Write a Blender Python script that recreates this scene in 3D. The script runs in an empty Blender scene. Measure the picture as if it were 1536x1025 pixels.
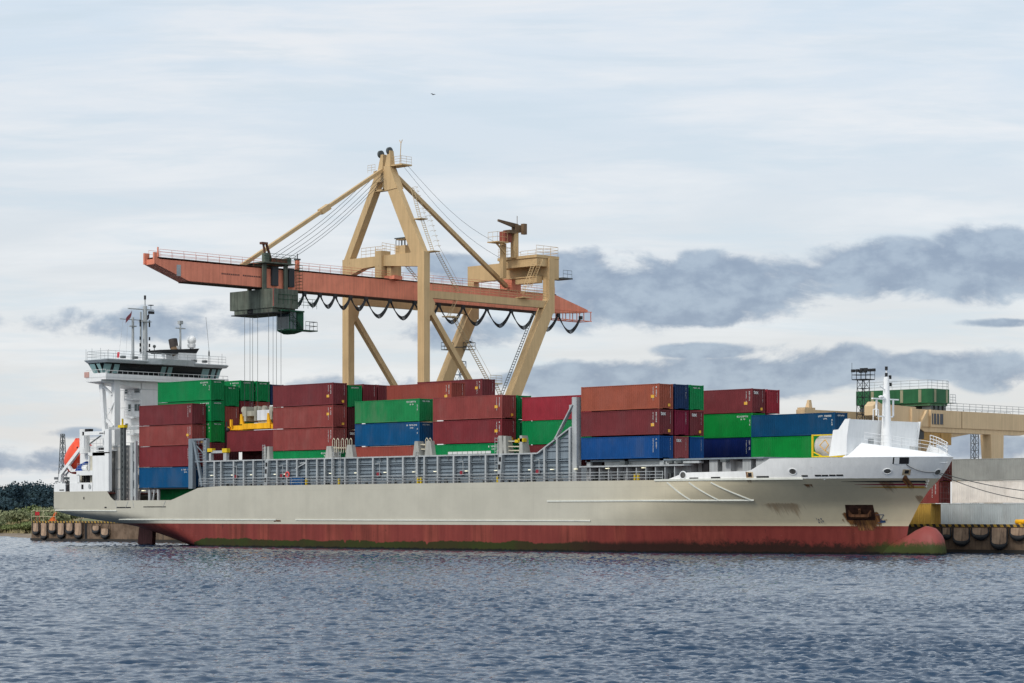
import bpy, math, random
import numpy as np
from mathutils import Vector

# ------------------------------------------------------------------ camera, light, sky
scn = bpy.context.scene
COL = scn.collection
TH = math.radians(45.5)                 # angle between the view axis and the ship's axis
F = 85 / 36 * 1536
YH = 771.0                              # the horizon's row in the 1536 px photograph
CX, CY, HC = 180.0, -219.6, 4.5
FWD = Vector((-math.cos(TH), math.sin(TH), 0))
RGT = Vector((math.sin(TH), math.cos(TH), 0))
cam = bpy.data.cameras.new('camera')
cam.lens = 85; cam.sensor_width = 36; cam.sensor_fit = 'HORIZONTAL'
cam.shift_y = (YH - 512.5) / 1536
cam.clip_start = 0.5; cam.clip_end = 20000
camo = bpy.data.objects.new('camera', cam); COL.objects.link(camo)
camo.location = (CX, CY, HC)
camo.rotation_euler = (math.pi / 2, 0, math.atan2(-FWD.x, FWD.y))
scn.camera = camo
scn.view_settings.view_transform = 'Standard'; scn.view_settings.look = 'None'
scn.view_settings.exposure = 0.0; scn.view_settings.gamma = 1.0
scn.cycles.max_bounces = 6; scn.cycles.diffuse_bounces = 3; scn.cycles.glossy_bounces = 3
scn.cycles.transmission_bounces = 4; scn.cycles.use_denoising = True

SUN_EL, SUN_OFF = math.radians(38), math.radians(-134)   # sun behind the camera, to the left
sd = FWD * math.cos(SUN_OFF) + RGT * math.sin(SUN_OFF)
SUN = Vector((sd.x * math.cos(SUN_EL), sd.y * math.cos(SUN_EL), math.sin(SUN_EL)))
sl = bpy.data.lights.new('sun', 'SUN'); sl.energy = 1.8; sl.angle = math.radians(12); sl.color = (1.0, .955, .89)
so = bpy.data.objects.new('sun', sl); COL.objects.link(so)
so.rotation_euler = (-SUN).to_track_quat('-Z', 'Y').to_euler()


class NT:
    """small helper to write node trees"""
    def __init__(s, t): s.t = t; s.n = t.nodes; s.l = t.links
    def node(s, ty, **k):
        n = s.n.new(ty)
        for a, b in k.items(): setattr(n, a, b)
        return n
    def put(s, sock, v):
        if isinstance(v, bpy.types.NodeSocket): s.l.new(v, sock)
        elif v is not None: sock.default_value = v
    def m(s, op, a, b=None, c=None, clamp=False):
        n = s.node('ShaderNodeMath', operation=op, use_clamp=clamp)
        s.put(n.inputs[0], a); s.put(n.inputs[1], b); s.put(n.inputs[2], c)
        return n.outputs[0]
    def vm(s, op, a, b=None):
        n = s.node('ShaderNodeVectorMath', operation=op)
        s.put(n.inputs[0], a); s.put(n.inputs[1], b)
        return n.outputs['Value'] if op in ('DOT_PRODUCT', 'LENGTH') else n.outputs[0]
    def xyz(s, x, y, z=0.0):
        n = s.node('ShaderNodeCombineXYZ'); s.put(n.inputs[0], x); s.put(n.inputs[1], y); s.put(n.inputs[2], z)
        return n.outputs[0]
    def noise(s, vec, scale=5, detail=4, rough=.55, dist=0.0):
        n = s.node('ShaderNodeTexNoise'); s.put(n.inputs['Vector'], vec)
        n.inputs['Scale'].default_value = scale; n.inputs['Detail'].default_value = detail
        n.inputs['Roughness'].default_value = rough; n.inputs['Distortion'].default_value = dist
        return n.outputs['Fac']
    def rng(s, v, a, b, c=0.0, d=1.0, smooth=True):
        n = s.node('ShaderNodeMapRange', interpolation_type='SMOOTHSTEP' if smooth else 'LINEAR')
        s.put(n.inputs[0], v)
        for i, q in enumerate((a, b, c, d)): s.put(n.inputs[1 + i], q)
        return n.outputs[0]
    def mix(s, f, a, b, blend='MIX'):
        n = s.node('ShaderNodeMix', data_type='RGBA', blend_type=blend)
        s.put(n.inputs[0], f)
        for k, q in ((6, a), (7, b)):
            if isinstance(q, (tuple, list)): q = tuple(q[:3]) + (1,)
            s.put(n.inputs[k], q)
        return n.outputs[2]


def lin(r, g, b, k=1.0):
    f = lambda c: (c / 255 / 12.92 if c / 255 <= .04045 else ((c / 255 + .055) / 1.055) ** 2.4) * k
    return (f(r), f(g), f(b))


world = bpy.data.worlds.new('World'); scn.world = world; world.use_nodes = True
w = NT(world.node_tree); w.n.clear()
gen = w.node('ShaderNodeTexCoord').outputs['Generated']
fw = w.vm('DOT_PRODUCT', gen, tuple(FWD)); rt = w.vm('DOT_PRODUCT', gen, tuple(RGT)); up = w.vm('DOT_PRODUCT', gen, (0, 0, 1))
den = w.m('MAXIMUM', w.m('ABSOLUTE', fw), .12)
U = w.m('DIVIDE', rt, den); V = w.m('DIVIDE', up, den)
# pale high layer, streaked
st = w.noise(w.xyz(w.m('MULTIPLY', U, 3.2), w.m('MULTIPLY', V, 22)), 1.6, 6, .6, .4)
st2 = w.noise(w.xyz(w.m('MULTIPLY_ADD', U, 7, 4.0), w.m('MULTIPLY', V, 60)), 1.4, 5, .6, .3)
base = w.mix(w.rng(V, .02, .22), lin(222, 221, 221), lin(214, 226, 237))
base = w.mix(w.rng(st, .38, .70), base, lin(236, 237, 239))
base = w.mix(w.m('MULTIPLY', w.rng(st2, .46, .68), .55), base, lin(207, 220, 230))
# dark lower cloud banks: ellipses in azimuth and elevation, broken up by noise
BANKS = [(930, 440, 150, 58, 1.1), (1100, 428, 220, 48, 1.2), (1330, 404, 160, 44, 1.15), (1500, 396, 110, 60, 1.15), (865, 400, 90, 34, .85), (1010, 468, 180, 26, .8), (1230, 420, 160, 40, 1.0),
         (880, 570, 160, 34, 1.0), (1065, 527, 90, 14, .9), (1150, 562, 200, 34, 1.0), (1240, 542, 110, 28, .95), (1385, 548, 86, 22, .9), (1495, 552, 76, 36, 1.05), (1525, 485, 86, 9, .9), (1470, 668, 120, 26, .8),
         (230, 487, 240, 32, .72), (330, 470, 90, 22, .6), (130, 492, 120, 15, .6), (30, 690, 200, 24, .5), (120, 650, 60, 10, .5),
         (670, 405, 66, 28, .7), (520, 580, 160, 22, .55), (690, 500, 100, 28, .7)]
msk = None
for (cu, cv, su, sv, amp) in BANKS:
    d = w.vm('LENGTH', w.xyz(w.m('MULTIPLY_ADD', U, F / su, -(cu - 768) / su), w.m('MULTIPLY_ADD', V, F / sv, -(YH - cv) / sv)))
    g = w.m('MULTIPLY', w.rng(d, 1.45, .25), amp)
    msk = g if msk is None else w.m('MAXIMUM', msk, g)
cn = w.noise(w.xyz(w.m('MULTIPLY', U, 13), w.m('MULTIPLY', V, 25)), 1.5, 8, .60, .35)
cn2 = w.noise(w.xyz(w.m('MULTIPLY_ADD', U, 34, 7.0), w.m('MULTIPLY', V, 56)), 1.5, 6, .6)
den2 = w.m('ADD', msk, w.m('MULTIPLY_ADD', cn, 2.5, -1.26))
den2 = w.m('ADD', den2, w.m('MULTIPLY_ADD', cn2, 1.2, -.60))
cf = w.m('MULTIPLY', w.rng(den2, .16, .70), w.rng(msk, .05, .3))
ccol = w.mix(w.rng(cn2, .35, .65), lin(136, 151, 175), lin(166, 180, 198))
skyc = w.mix(w.m('MULTIPLY', cf, .96), base, ccol)
nis = w.node('ShaderNodeTexSky', sky_type='NISHITA'); nis.sun_disc = False
nis.sun_elevation = SUN_EL; nis.sun_rotation = math.atan2(SUN.x, SUN.y)
skyc = w.mix(1.0, w.mix(1.0, skyc, (.915, .92, .925), 'MULTIPLY'), w.mix(1.0, nis.outputs[0], (.055 * .3,) * 3, 'MULTIPLY'), 'ADD')
# overcast dome: brighter overhead and on the sun's side
side = w.vm('DOT_PRODUCT', gen, tuple(SUN))
off = w.vm('DOT_PRODUCT', gen, (1, 0, 0))       # the far side of the overcast, towards the bow, is brighter
gain = w.m('ADD', w.rng(side, .1, 1.0, .0, .15), w.rng(V, .25, 1.6, 1.0, .86))
gain = w.m('MULTIPLY', gain, w.rng(off, -.3, .8, 1.0, 1.30))
skyc = w.mix(1.0, skyc, w.xyz(gain, gain, gain), 'MULTIPLY')
bg = w.node('ShaderNodeBackground'); w.l.new(skyc, bg.inputs[0]); bg.inputs[1].default_value = 1.0
w.l.new(bg.outputs[0], w.node('ShaderNodeOutputWorld').inputs[0])


# ------------------------------------------------------------------ measuring: a photo pixel onto a real plane
def _ray(u, v):
    a = (u - 768) / F
    return FWD.x + a * RGT.x, FWD.y + a * RGT.y, (YH - v) / F
def at_y(u, v, y):
    q = _ray(u, v); t = (y - CY) / q[1]; return (CX + t * q[0], y, HC + t * q[2])
def at_x(u, v, x):
    q = _ray(u, v); t = (x - CX) / q[0]; return (x, CY + t * q[1], HC + t * q[2])
def at_d(u, v, d):
    q = _ray(u, v); return (CX + d * q[0], CY + d * q[1], HC + d * q[2])


# ------------------------------------------------------------------ mesh helpers
class MB:
    def __init__(s): s.v = []; s.f = []; s.sm = []
    def add(s, vs, fs, smooth=False):
        o = len(s.v); s.v += [tuple(p) for p in vs]
        s.f += [tuple(i + o for i in f) for f in fs]; s.sm += [smooth] * len(fs); return s
    def box(s, x0, x1, y0, y1, z0, z1):
        x0, x1 = sorted((x0, x1)); y0, y1 = sorted((y0, y1)); z0, z1 = sorted((z0, z1))
        return s.add([(x0, y0, z0), (x1, y0, z0), (x1, y1, z0), (x0, y1, z0), (x0, y0, z1), (x1, y0, z1), (x1, y1, z1), (x0, y1, z1)],
                     [(3, 2, 1, 0), (4, 5, 6, 7), (0, 1, 5, 4), (1, 2, 6, 5), (2, 3, 7, 6), (3, 0, 4, 7)])
    def hull8(s, lo, hi):                       # two quads joined into a solid
        return s.add(list(lo) + list(hi), [(3, 2, 1, 0), (4, 5, 6, 7), (0, 1, 5, 4), (1, 2, 6, 5), (2, 3, 7, 6), (3, 0, 4, 7)])
    def bar(s, p, q, a, b=None, a1=None, b1=None, up=(0, 0, 1)):    # rectangular bar
        p, q = Vector(p), Vector(q); d = (q - p).normalized(); u = Vector(up)
        if abs(d.dot(u)) > .97: u = Vector((0, 1, 0))
        sx = d.cross(u).normalized(); sy = sx.cross(d); b = a if b is None else b
        a1 = a if a1 is None else a1; b1 = b if b1 is None else b1
        R = lambda c, a, b: [c + sx * (i * a / 2) + sy * (j * b / 2) for i, j in ((-1, -1), (1, -1), (1, 1), (-1, 1))]
        return s.hull8(R(p, a, b), R(q, a1, b1))
    def tube(s, p, q, r, n=6, r1=None, cap=True):
        p, q = Vector(p), Vector(q); d = (q - p)
        if d.length < 1e-6: return s
        d.normalize(); u = Vector((0, 0, 1)) if abs(d.z) < .97 else Vector((1, 0, 0))
        sx = d.cross(u).normalized(); sy = sx.cross(d); r1 = r if r1 is None else r1
        c = [(math.cos(2 * math.pi * i / n), math.sin(2 * math.pi * i / n)) for i in range(n)]
        vs = [p + sx * (r * a) + sy * (r * b) for a, b in c] + [q + sx * (r1 * a) + sy * (r1 * b) for a, b in c]
        fs = [(i, (i + 1) % n, n + (i + 1) % n, n + i) for i in range(n)]
        s.add(vs, fs, n > 6)
        if cap: s.add(vs, [tuple(range(n))[::-1], tuple(range(n, 2 * n))])
        return s
    def path(s, pts, r, n=5):
        for a, b in zip(pts, pts[1:]): s.tube(a, b, r, n)
        return s
    def prism(s, poly, ax, c0, c1):             # polygon in the plane across axis ax, thick from c0 to c1
        def P(a, b, c): return (c, a, b) if ax == 0 else (a, c, b) if ax == 1 else (a, b, c)
        n = len(poly)
        return s.add([P(a, b, c0) for a, b in poly] + [P(a, b, c1) for a, b in poly],
                     [tuple(range(n)), tuple(range(n, 2 * n))[::-1]] + [(i, n + i, n + (i + 1) % n, (i + 1) % n) for i in range(n)])
    def grid(s, rows, smooth=True, close=False):
        m = len(rows[0]); vs = [p for r in rows for p in r]; fs = []
        for i in range(len(rows) - 1):
            for j in range(m if close else m - 1):
                k = (j + 1) % m
                fs.append((i * m + j, i * m + k, (i + 1) * m + k, (i + 1) * m + j))
        return s.add(vs, fs, smooth)
    def loft(s, cs, ends=True, smooth=True):    # closed rings
        s.grid(cs, smooth, True)
        if ends: s.add(cs[0], [tuple(range(len(cs[0])))[::-1]]); s.add(cs[-1], [tuple(range(len(cs[-1])))])
        return s
    def ball(s, c, rx, ry=None, rz=None, n=10, m=7):
        ry = ry or rx; rz = rz or rx
        rows = [[(c[0] + rx * math.sin(math.pi * i / m) * math.cos(2 * math.pi * j / n), c[1] + ry * math.sin(math.pi * i / m) * math.sin(2 * math.pi * j / n),
                  c[2] - rz * math.cos(math.pi * i / m)) for j in range(n)] for i in range(m + 1)]
        return s.grid(rows, True, True)
    def rail(s, pts, h=1.05, n=3, step=1.6, r=.03):     # a railing along a polyline
        for a, b in zip(pts, pts[1:]):
            a, b = Vector(a), Vector(b); k = max(1, round((b - a).length / step))
            for i in range(k + 1):
                p = a.lerp(b, i / k); s.tube(p, p + Vector((0, 0, h)), r, 4)
            for j in range(1, n + 1):
                o = Vector((0, 0, h * j / n)); s.tube(a + o, b + o, r, 4)
        return s
    def ladder(s, p, q, wd=.5, dirn=(1, 0, 0), step=.4, r=.035, cage=False):
        p, q, d = Vector(p), Vector(q), Vector(dirn) * (wd / 2)
        s.tube(p - d, q - d, r, 4); s.tube(p + d, q + d, r, 4); L = (q - p).length
        for i in range(int(L / step) + 1):
            c = p.lerp(q, min(1, i * step / L)); s.tube(c - d, c + d, r * .8, 4)
        return s


def wloc(o):
    v = Vector((0, 0, 0))
    while o: v = v + o.location; o = o.parent
    return v

def build(name, mb, mat, parent=None, loc=None):
    """one mesh object; vertices given in world coordinates"""
    off = wloc(parent) if parent else Vector((0, 0, 0))
    if loc: off = off + Vector(loc)
    me = bpy.data.meshes.new(name)
    vs = np.array([tuple(p) for p in mb.v], dtype=np.float64) - np.array(off)
    me.from_pydata(vs.tolist(), [], mb.f); me.polygons.foreach_set('use_smooth', mb.sm)
    me.materials.append(mat); me.update()
    o = bpy.data.objects.new(name, me); COL.objects.link(o)
    if parent: o.parent = parent
    if loc: o.location = loc
    return o

def tag(o, label=None, cat=None, group=None, kind=None):
    for k, q in (('label', label), ('category', cat), ('group', group), ('kind', kind)):
        if q: o[k] = q
    return o

def thing(name, label, cat, loc=(0, 0, 0), group=None):
    o = bpy.data.objects.new(name, None); COL.objects.link(o); o.location = loc; o.empty_display_size = .5
    return tag(o, label, cat, group)

def single(name, mb, mat, label, cat, loc, group=None):      # a thing that is one mesh, origin at its base
    me = build(name, mb, mat); o = me
    vs = np.empty(len(o.data.vertices) * 3); o.data.vertices.foreach_get('co', vs)
    vs = (vs.reshape(-1, 3) - np.array(loc)).ravel(); o.data.vertices.foreach_set('co', vs); o.location = loc
    return tag(o, label, cat, group)


# ------------------------------------------------------------------ materials
MATS = {}
def paint(name, col, rough=.5, mott=.16, streak=.12, rust=0.0, scale=.6, metal=0.0, rustcol=(.16, .055, .02), dirt=None, rnd=False, fade=0.0, fadecol=(.5, .45, .42)):
    """painted steel: mottled, vertically streaked, with rust patches"""
    if name in MATS: return MATS[name]
    m = bpy.data.materials.new(name); m.use_nodes = True; t = NT(m.node_tree)
    bs = t.n['Principled BSDF']; v = t.node('ShaderNodeTexCoord').outputs['Object']
    if rnd:
        r = t.node('ShaderNodeObjectInfo').outputs['Random']
        v = t.vm('ADD', v, t.xyz(t.m('MULTIPLY', r, 91.0), t.m('MULTIPLY', r, 37.0), t.m('MULTIPLY', r, 13.0)))
    n1 = t.noise(v, scale, 5, .6)
    n2 = t.noise(t.vm('MULTIPLY', v, (1.6, 1.6, .09)), 1.6, 4, .6)
    k = t.m('ADD', t.rng(n1, .3, .7, 1 - mott, 1 + mott), t.rng(n2, .3, .7, -streak, streak))
    c = t.mix(1.0, col, t.xyz(k, k, k), 'MULTIPLY')
    if fade:
        n4 = t.noise(t.vm('MULTIPLY', v, (.8, .8, .35)), .5, 4, .6)
        c = t.mix(t.m('MULTIPLY', t.rng(n4, .45, .7), fade), c, fadecol)
    if dirt:
        n5 = t.noise(t.vm('MULTIPLY', v, (.9, .9, .2)), 1.1, 5, .65)
        c = t.mix(t.m('MULTIPLY', t.rng(n5, .5, .75), dirt), c, (.12, .1, .08))
    if rust:
        n3 = t.noise(t.vm('MULTIPLY', v, (1, 1, .45)), 1.3, 7, .68)
        c = t.mix(t.m('MULTIPLY', t.rng(n3, .66 - .1 * rust, .76 - .06 * rust), min(1, rust * 1.2)), c, rustcol)
    t.l.new(c, bs.inputs['Base Color'])
    bs.inputs['Roughness'].default_value = rough; bs.inputs['Metallic'].default_value = metal
    bs.inputs['Specular IOR Level'].default_value = .16
    MATS[name] = m; return m

def plain(name, col, rough=.6, emit=None, st=1.0):
    if name in MATS: return MATS[name]
    m = bpy.data.materials.new(name); m.use_nodes = True; bs = m.node_tree.nodes['Principled BSDF']
    bs.inputs['Base Color'].default_value = (*col, 1); bs.inputs['Roughness'].default_value = rough
    if emit: bs.inputs['Emission Color'].default_value = (*emit, 1); bs.inputs['Emission Strength'].default_value = st
    MATS[name] = m; return m

KA = 1.12                                # pixel value on a wall facing the camera -> albedo
def A(r, g, b): return lin(r, g, b, KA)
WHITE = paint('white_paint', (.80, .80, .785), .45, .03, .04, rust=.12)
WHITE2 = paint('white_deck_paint', (.88, .88, .87), .5, .03, .03, rust=.1)
GREY = paint('grey_paint', A(116, 126, 133), .55, .10, .10, rust=.1)
LGREY = paint('light_grey_paint', A(160, 163, 163), .55, .10, .10, rust=.25)
DGREY = paint('dark_grey_paint', A(80, 84, 84), .6, .15, .1, rust=.2)
BLACK = plain('black_rubber', (.012, .013, .015), .7)
DARK = plain('dark_opening', (.012, .012, .014), .9)
TAN = paint('tan_paint', A(186, 158, 117), .5, .06, .07, rust=.30, scale=.35, rustcol=(.2, .1, .04))
TAN2 = paint('gantry_tan_paint', A(196, 170, 134), .5, .05, .07, rust=.15, scale=.35, rustcol=(.2, .1, .04))
SALMON = paint('salmon_paint', A(212, 130, 104), .55, .09, .10, rust=.3, scale=.5, rustcol=(.12, .045, .025), dirt=.12)
CGREEN = paint('crane_green_paint', A(88, 94, 84), .65, .16, .30, rust=.5, scale=.8, rustcol=(.12, .075, .06), dirt=.5)
CGREEN2 = paint('crane_dark_green_paint', A(30, 66, 48), .6, .2, .2, rust=.3)
HGREEN = paint('house_green_paint', A(44, 92, 60), .5, .1, .1, rust=.15)
YELLOW = paint('yellow_paint', A(225, 165, 30), .5, .1, .12, rust=.35)
YCAP = paint('yellow_cap_paint', A(205, 175, 40), .5, .1, .1)
ORANGE = paint('orange_glassfibre', A(226, 84, 58), .4, .06, .06)
RED = paint('red_paint', A(190, 60, 50), .5, .1, .1)
BLUE = paint('blue_cloth', A(20, 60, 130), .7, .2, .1)
STEEL = paint('steel_cable', (.06, .065, .07), .5, .1, .0, metal=.3)
ROPE = plain('rope', (.10, .10, .095), .8)
TXTW = plain('white_lettering', (.58, .58, .56), .6)
TXTY = plain('yellow_sticker', (.72, .38, .03), .6)
TXTB = plain('blue_lettering', (.02, .05, .12), .6)
GLASS = plain('window_glass', (.015, .03, .032), .06)
GLASSL = plain('lit_window_glass', (.25, .40, .40), .05)
LAMP = plain('lamp_glow', (.9, .85, .6), .4, (1.0, .93, .66), .75)

# ------------------------------------------------------------------ the ship's lines
CL, HB, X0, XS = .1, 11.7, -22.0, -119.6
def xs(z):
    return float(np.interp(z, [-2, 0, 3.15, 5.5, 8.35, 9.6, 10.7], [24.0, 24.5, 25.1, 26.5, 28.8, 29.7, 30.3]))
def hb_bow(x, z):
    L = np.interp(z, [0, 3.15, 5.5, 8.35, 10.7], [43, 39.5, 32, 23.5, 21.5]); m = np.interp(z, [0, 3.15, 5.5, 8.35, 10.7], [1.0, 1.0, .94, .70, .65])
    s = min(1, max(0, (xs(z) - x) / L)); return HB * (1 - (1 - s) ** 2.05) ** m
def zb_stern(x): return float(np.interp(x, [XS, -118, -115, -112, -108, -105, -102, -98, -93, -86, -80], [4.2, 3.7, 3.3, 3.0, 2.6, 2.0, 1.1, -.3, -1.6, -2.4, -2.5]))
def hb_stern(x, z):
    zb = zb_stern(x); zt = np.interp(x, [XS, -112, -105, -98, -92, -87, -83, -80.2], [5.3, 5.1, 5.0, 4.4, 3.2, 1.2, -.8, -1.6])
    t = min(1, max(0, (z - zb) / max(.4, zt - zb))); k = np.interp(x, [XS, -108, -104, -98, -90, -80], [0, 0, .4, .9, 1, 0])
    return HB * ((1 - k) * (1 - (1 - t) ** 2.2) ** .42 + k * (1 - (1 - t) ** 1.9) ** .85)
def hb(x, z): return hb_bow(x, z) if x > X0 else hb_stern(x, z) if x < -80 else HB
def hy(x, z, o=0.0): return CL - hb(x, z) - o                    # the near side of the hull
def ztop(x): return float(np.interp(x, [XS, -106.4, -105.0, -91.3, -85.2, -80, X0], [7.77, 7.77, 6.42, 6.42, 8.1, 8.3, 8.32]))

def hull_material():
    m = bpy.data.materials.new('hull_paint'); m.use_nodes = True; t = NT(m.node_tree); bs = t.n['Principled BSDF']
    v = t.node('ShaderNodeTexCoord').outputs['Object']; sp = t.node('ShaderNodeSeparateXYZ'); t.l.new(v, sp.inputs[0]); X, Z = t.m('SUBTRACT', sp.outputs[0], 45.0), sp.outputs[2]
    n1 = t.noise(v, .22, 5, .6); n2 = t.noise(t.vm('MULTIPLY', v, (1, 1, .06)), 1.4, 5, .65); n3 = t.noise(t.vm('MULTIPLY', v, (1, 1, .5)), 1.1, 7, .66)
    k = t.m('ADD', t.rng(n1, .3, .7, .94, 1.05), t.rng(n2, .3, .7, -.02, .02))
    grey = t.mix(1.0, A(175, 171, 157), t.xyz(k, k, k), 'MULTIPLY')
    grey = t.mix(t.m('MULTIPLY', t.rng(n2, .56, .78), t.rng(X, -14, 6, .05, .5)), grey, (.30, .24, .16))      # brown weeping stains
    grey = t.mix(t.m('MULTIPLY', t.rng(n3, .70, .76), .5), grey, (.20, .09, .03))
    grey = t.mix(t.m('MULTIPLY', t.rng(X, -18, 12), .75), grey, t.mix(1.0, A(200, 186, 154), t.xyz(k, k, k), 'MULTIPLY'))     # warm, lighter tint forward: light bounced off the water, put into the paint
    seam = t.m('PINGPONG', Z, 1.9)
    grey = t.mix(t.m('MULTIPLY', t.rng(seam, .05, .0), .12), grey, (.2, .2, .19))
    sx = t.m('PINGPONG', X, 5.2); grey = t.mix(t.m('MULTIPLY', t.rng(sx, .05, .0), .10), grey, (.2, .2, .19))
    # antifouling red, patched in lengths, algae towards the water
    kr = t.m('ADD', t.rng(n1, .3, .7, .82, 1.16), t.rng(n2, .3, .7, -.28, .28))
    red = t.mix(1.0, A(116, 55, 46), t.xyz(kr, kr, kr), 'MULTIPLY')
    pin = t.rng(t.noise(t.xyz(t.m('MULTIPLY', X, .11), 0.0, 0.0), 1.0, 2, .5), .46, .5)
    red = t.mix(t.m('MULTIPLY', pin, .55), red, A(112, 46, 44))
    red = t.mix(t.m('MULTIPLY', t.rng(n3, .62, .70), .6), red, (.05, .018, .014))
    chip = t.noise(t.vm('MULTIPLY', v, (1.2, 1.2, 3.5)), 2.2, 5, .7)
    red = t.mix(t.m('MULTIPLY', t.rng(chip, .66, .72), .5), red, (.34, .20, .17))
    n4 = t.noise(t.vm('MULTIPLY', v, (.12, .12, .05)), 1.0, 3, .5); n6 = t.noise(t.vm('MULTIPLY', v, (1, 1, .25)), 1.3, 4, .6)
    edge = t.m('ADD', t.m('ADD', t.rng(n4, .3, .7, .95, 1.35), t.rng(n6, .35, .7, -.05, .10)), t.rng(X, -90, -82, -1.3, 0))
    edge = t.m('ADD', edge, t.m('MULTIPLY', t.rng(t.noise(t.vm('MULTIPLY', v, (.55, .55, .04)), 1.0, 2, .5), .64, .80), -.7))
    edge = t.m('ADD', edge, t.rng(X, -22, 2, 0, .5)); edge = t.m('ADD', edge, t.m('MULTIPLY', t.rng(X, -6, 6), t.rng(t.noise(v, 1.6, 6, .75), .4, .65, -.2, .25)))
    red = t.mix(t.m('MULTIPLY', t.rng(X, -26, 0), .30), red, A(90, 34, 32))
    red = t.mix(t.m('MULTIPLY', t.rng(X, 23.0, 26.0), .7), red, A(150, 80, 76))
    alg = t.rng(t.m('SUBTRACT', edge, Z), -.02, t.rng(X, -20, 0, .16, .8))
    acol = t.mix(t.rng(n1, .40, .60), A(34, 52, 14), A(36, 44, 16))
    acol = t.mix(t.rng(X, -30, -6), acol, A(34, 25, 20)); acol = t.mix(t.rng(X, 20, 24), acol, A(42, 62, 24))
    red = t.mix(t.m('MULTIPLY', alg, .93), red, acol)
    wet = t.rng(t.m('ADD', Z, t.rng(n6, .3, .7, -.10, .10)), .32, .12); red = t.mix(wet, red, (.008, .007, .006))
    c = t.mix(t.rng(Z, 3.13, 3.17, smooth=False), red, grey)
    t.l.new(c, bs.inputs['Base Color']); bs.inputs['Roughness'].default_value = .5; bs.inputs['Specular IOR Level'].default_value = .16
    # slight plate dishing between frames
    b = t.node('ShaderNodeBump'); b.inputs['Strength'].default_value = .25; b.inputs['Distance'].default_value = .05
    t.l.new(t.m('ADD', t.m('MULTIPLY', t.m('PINGPONG', X, .4), .35), t.noise(v, .9, 3, .5)), b.inputs['Height']); t.l.new(b.outputs[0], bs.inputs['Normal'])
    return m
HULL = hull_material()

SHIP = thing('container_ship', 'grey and white container ship with a red waterline moored along the quay', 'ship', (-45, CL, 0))

def both(mb, rows, flip=False):          # rows on the near side, mirrored to the far side
    mb.grid(rows); mb.grid([[(x, 2 * CL - y, z) for x, y, z in r][::-1] for r in rows])

def make_hull():
    mb = MB(); NZ = 22
    xl = list(np.linspace(XS, -80, 46)) + [-60, -40, -30, X0]; rows = []
    for i in range(NZ + 1):
        t = i / NZ; r = []
        for x in xl:
            zb = zb_stern(x) if x < -80 else -2.5
            z = zb + (ztop(x) - zb) * t ** 1.4; r.append((x, hy(x, z), z))
        rows.append(r)
    both(mb, rows)
    zz = np.linspace(-2.5, 8.35, 24); fr = np.linspace(0, 1, 56) ** .85; rows = []
    for z in zz:
        rows.append([(X0 + (xs(z) - X0) * f, hy(min(X0 + (xs(z) - X0) * f, xs(z)) if f > 0 else X0 + 1e-6, z), z) for f in fr])
    both(mb, rows)
    # transom
    tr = [[(XS, hy(XS, 4.2 + 3.57 * k / 22), 4.2 + 3.57 * k / 22), (XS, 2 * CL - hy(XS, 4.2 + 3.57 * k / 22), 4.2 + 3.57 * k / 22)] for k in range(23)]
    mb.grid(tr, False)
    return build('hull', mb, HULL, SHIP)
make_hull()

# decks inside the hull
dk = MB(); dk.box(-119.4, -106.5, -11.3, 11.5, 7.4, 7.6).box(-106.4, -85.2, -11.2, 11.4, 6.0, 6.2).box(-85.2, -14, -11.3, 11.5, 7.9, 8.1)
_dx = [-14, -6, 0, 5, 10, 14, 18, 21, 24, 26]
dk.add([(x, CL - hb(x, 8.0) + .25, 8.2) for x in _dx] + [(x, CL + hb(x, 8.0) - .25, 8.2) for x in _dx[::-1]], [tuple(range(20))])
build('deck', dk, paint('deck_paint', A(110, 60, 52), .7, .2, 0, rust=.4), SHIP)

# white forecastle above the grey hull
def fc():
    mb = MB()
    def strip(xa, n, z0, ztf):
        rows = []
        for k in range(7):
            r = []
            for j in range(n + 1):
                f = j / n
                z1 = ztf(f); z = z0 + (z1 - z0) * k / 6
                x = xa + (xs(z) - xa) * f ** .9 if True else 0
                r.append((x, hy(x, z), z))
            rows.append(r)
        return rows
    both(mb, strip(14.5, 30, 8.35, lambda f: 10.55 + .12 * f))
    # low bulwark aft of the forecastle with sloping ends
    rows = []
    xl = np.linspace(.2, 14.6, 24)
    for k in range(4):
        rows.append([(x, hy(x, 8.35 + (zt - 8.35) * k / 3), 8.35 + (zt - 8.35) * k / 3) for x in xl
                     for zt in [float(np.interp(x, [.2, 2.9, 11.9, 14.6], [8.36, 9.15, 9.22, 10.55]))]])
    both(mb, rows)
    rows2 = [[(x, y + .12, z) for x, y, z in r] for r in rows]; both(mb, rows2)
    mb.grid([rows[-1], rows2[-1]], False); mb.grid([[(x, 2 * CL - y, z) for x, y, z in r] for r in (rows[-1], rows2[-1])], False)
    return build('forecastle', mb, paint('forecastle_white', (.86, .85, .82), .45, .03, .04, rust=.22), SHIP)
fc()
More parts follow.
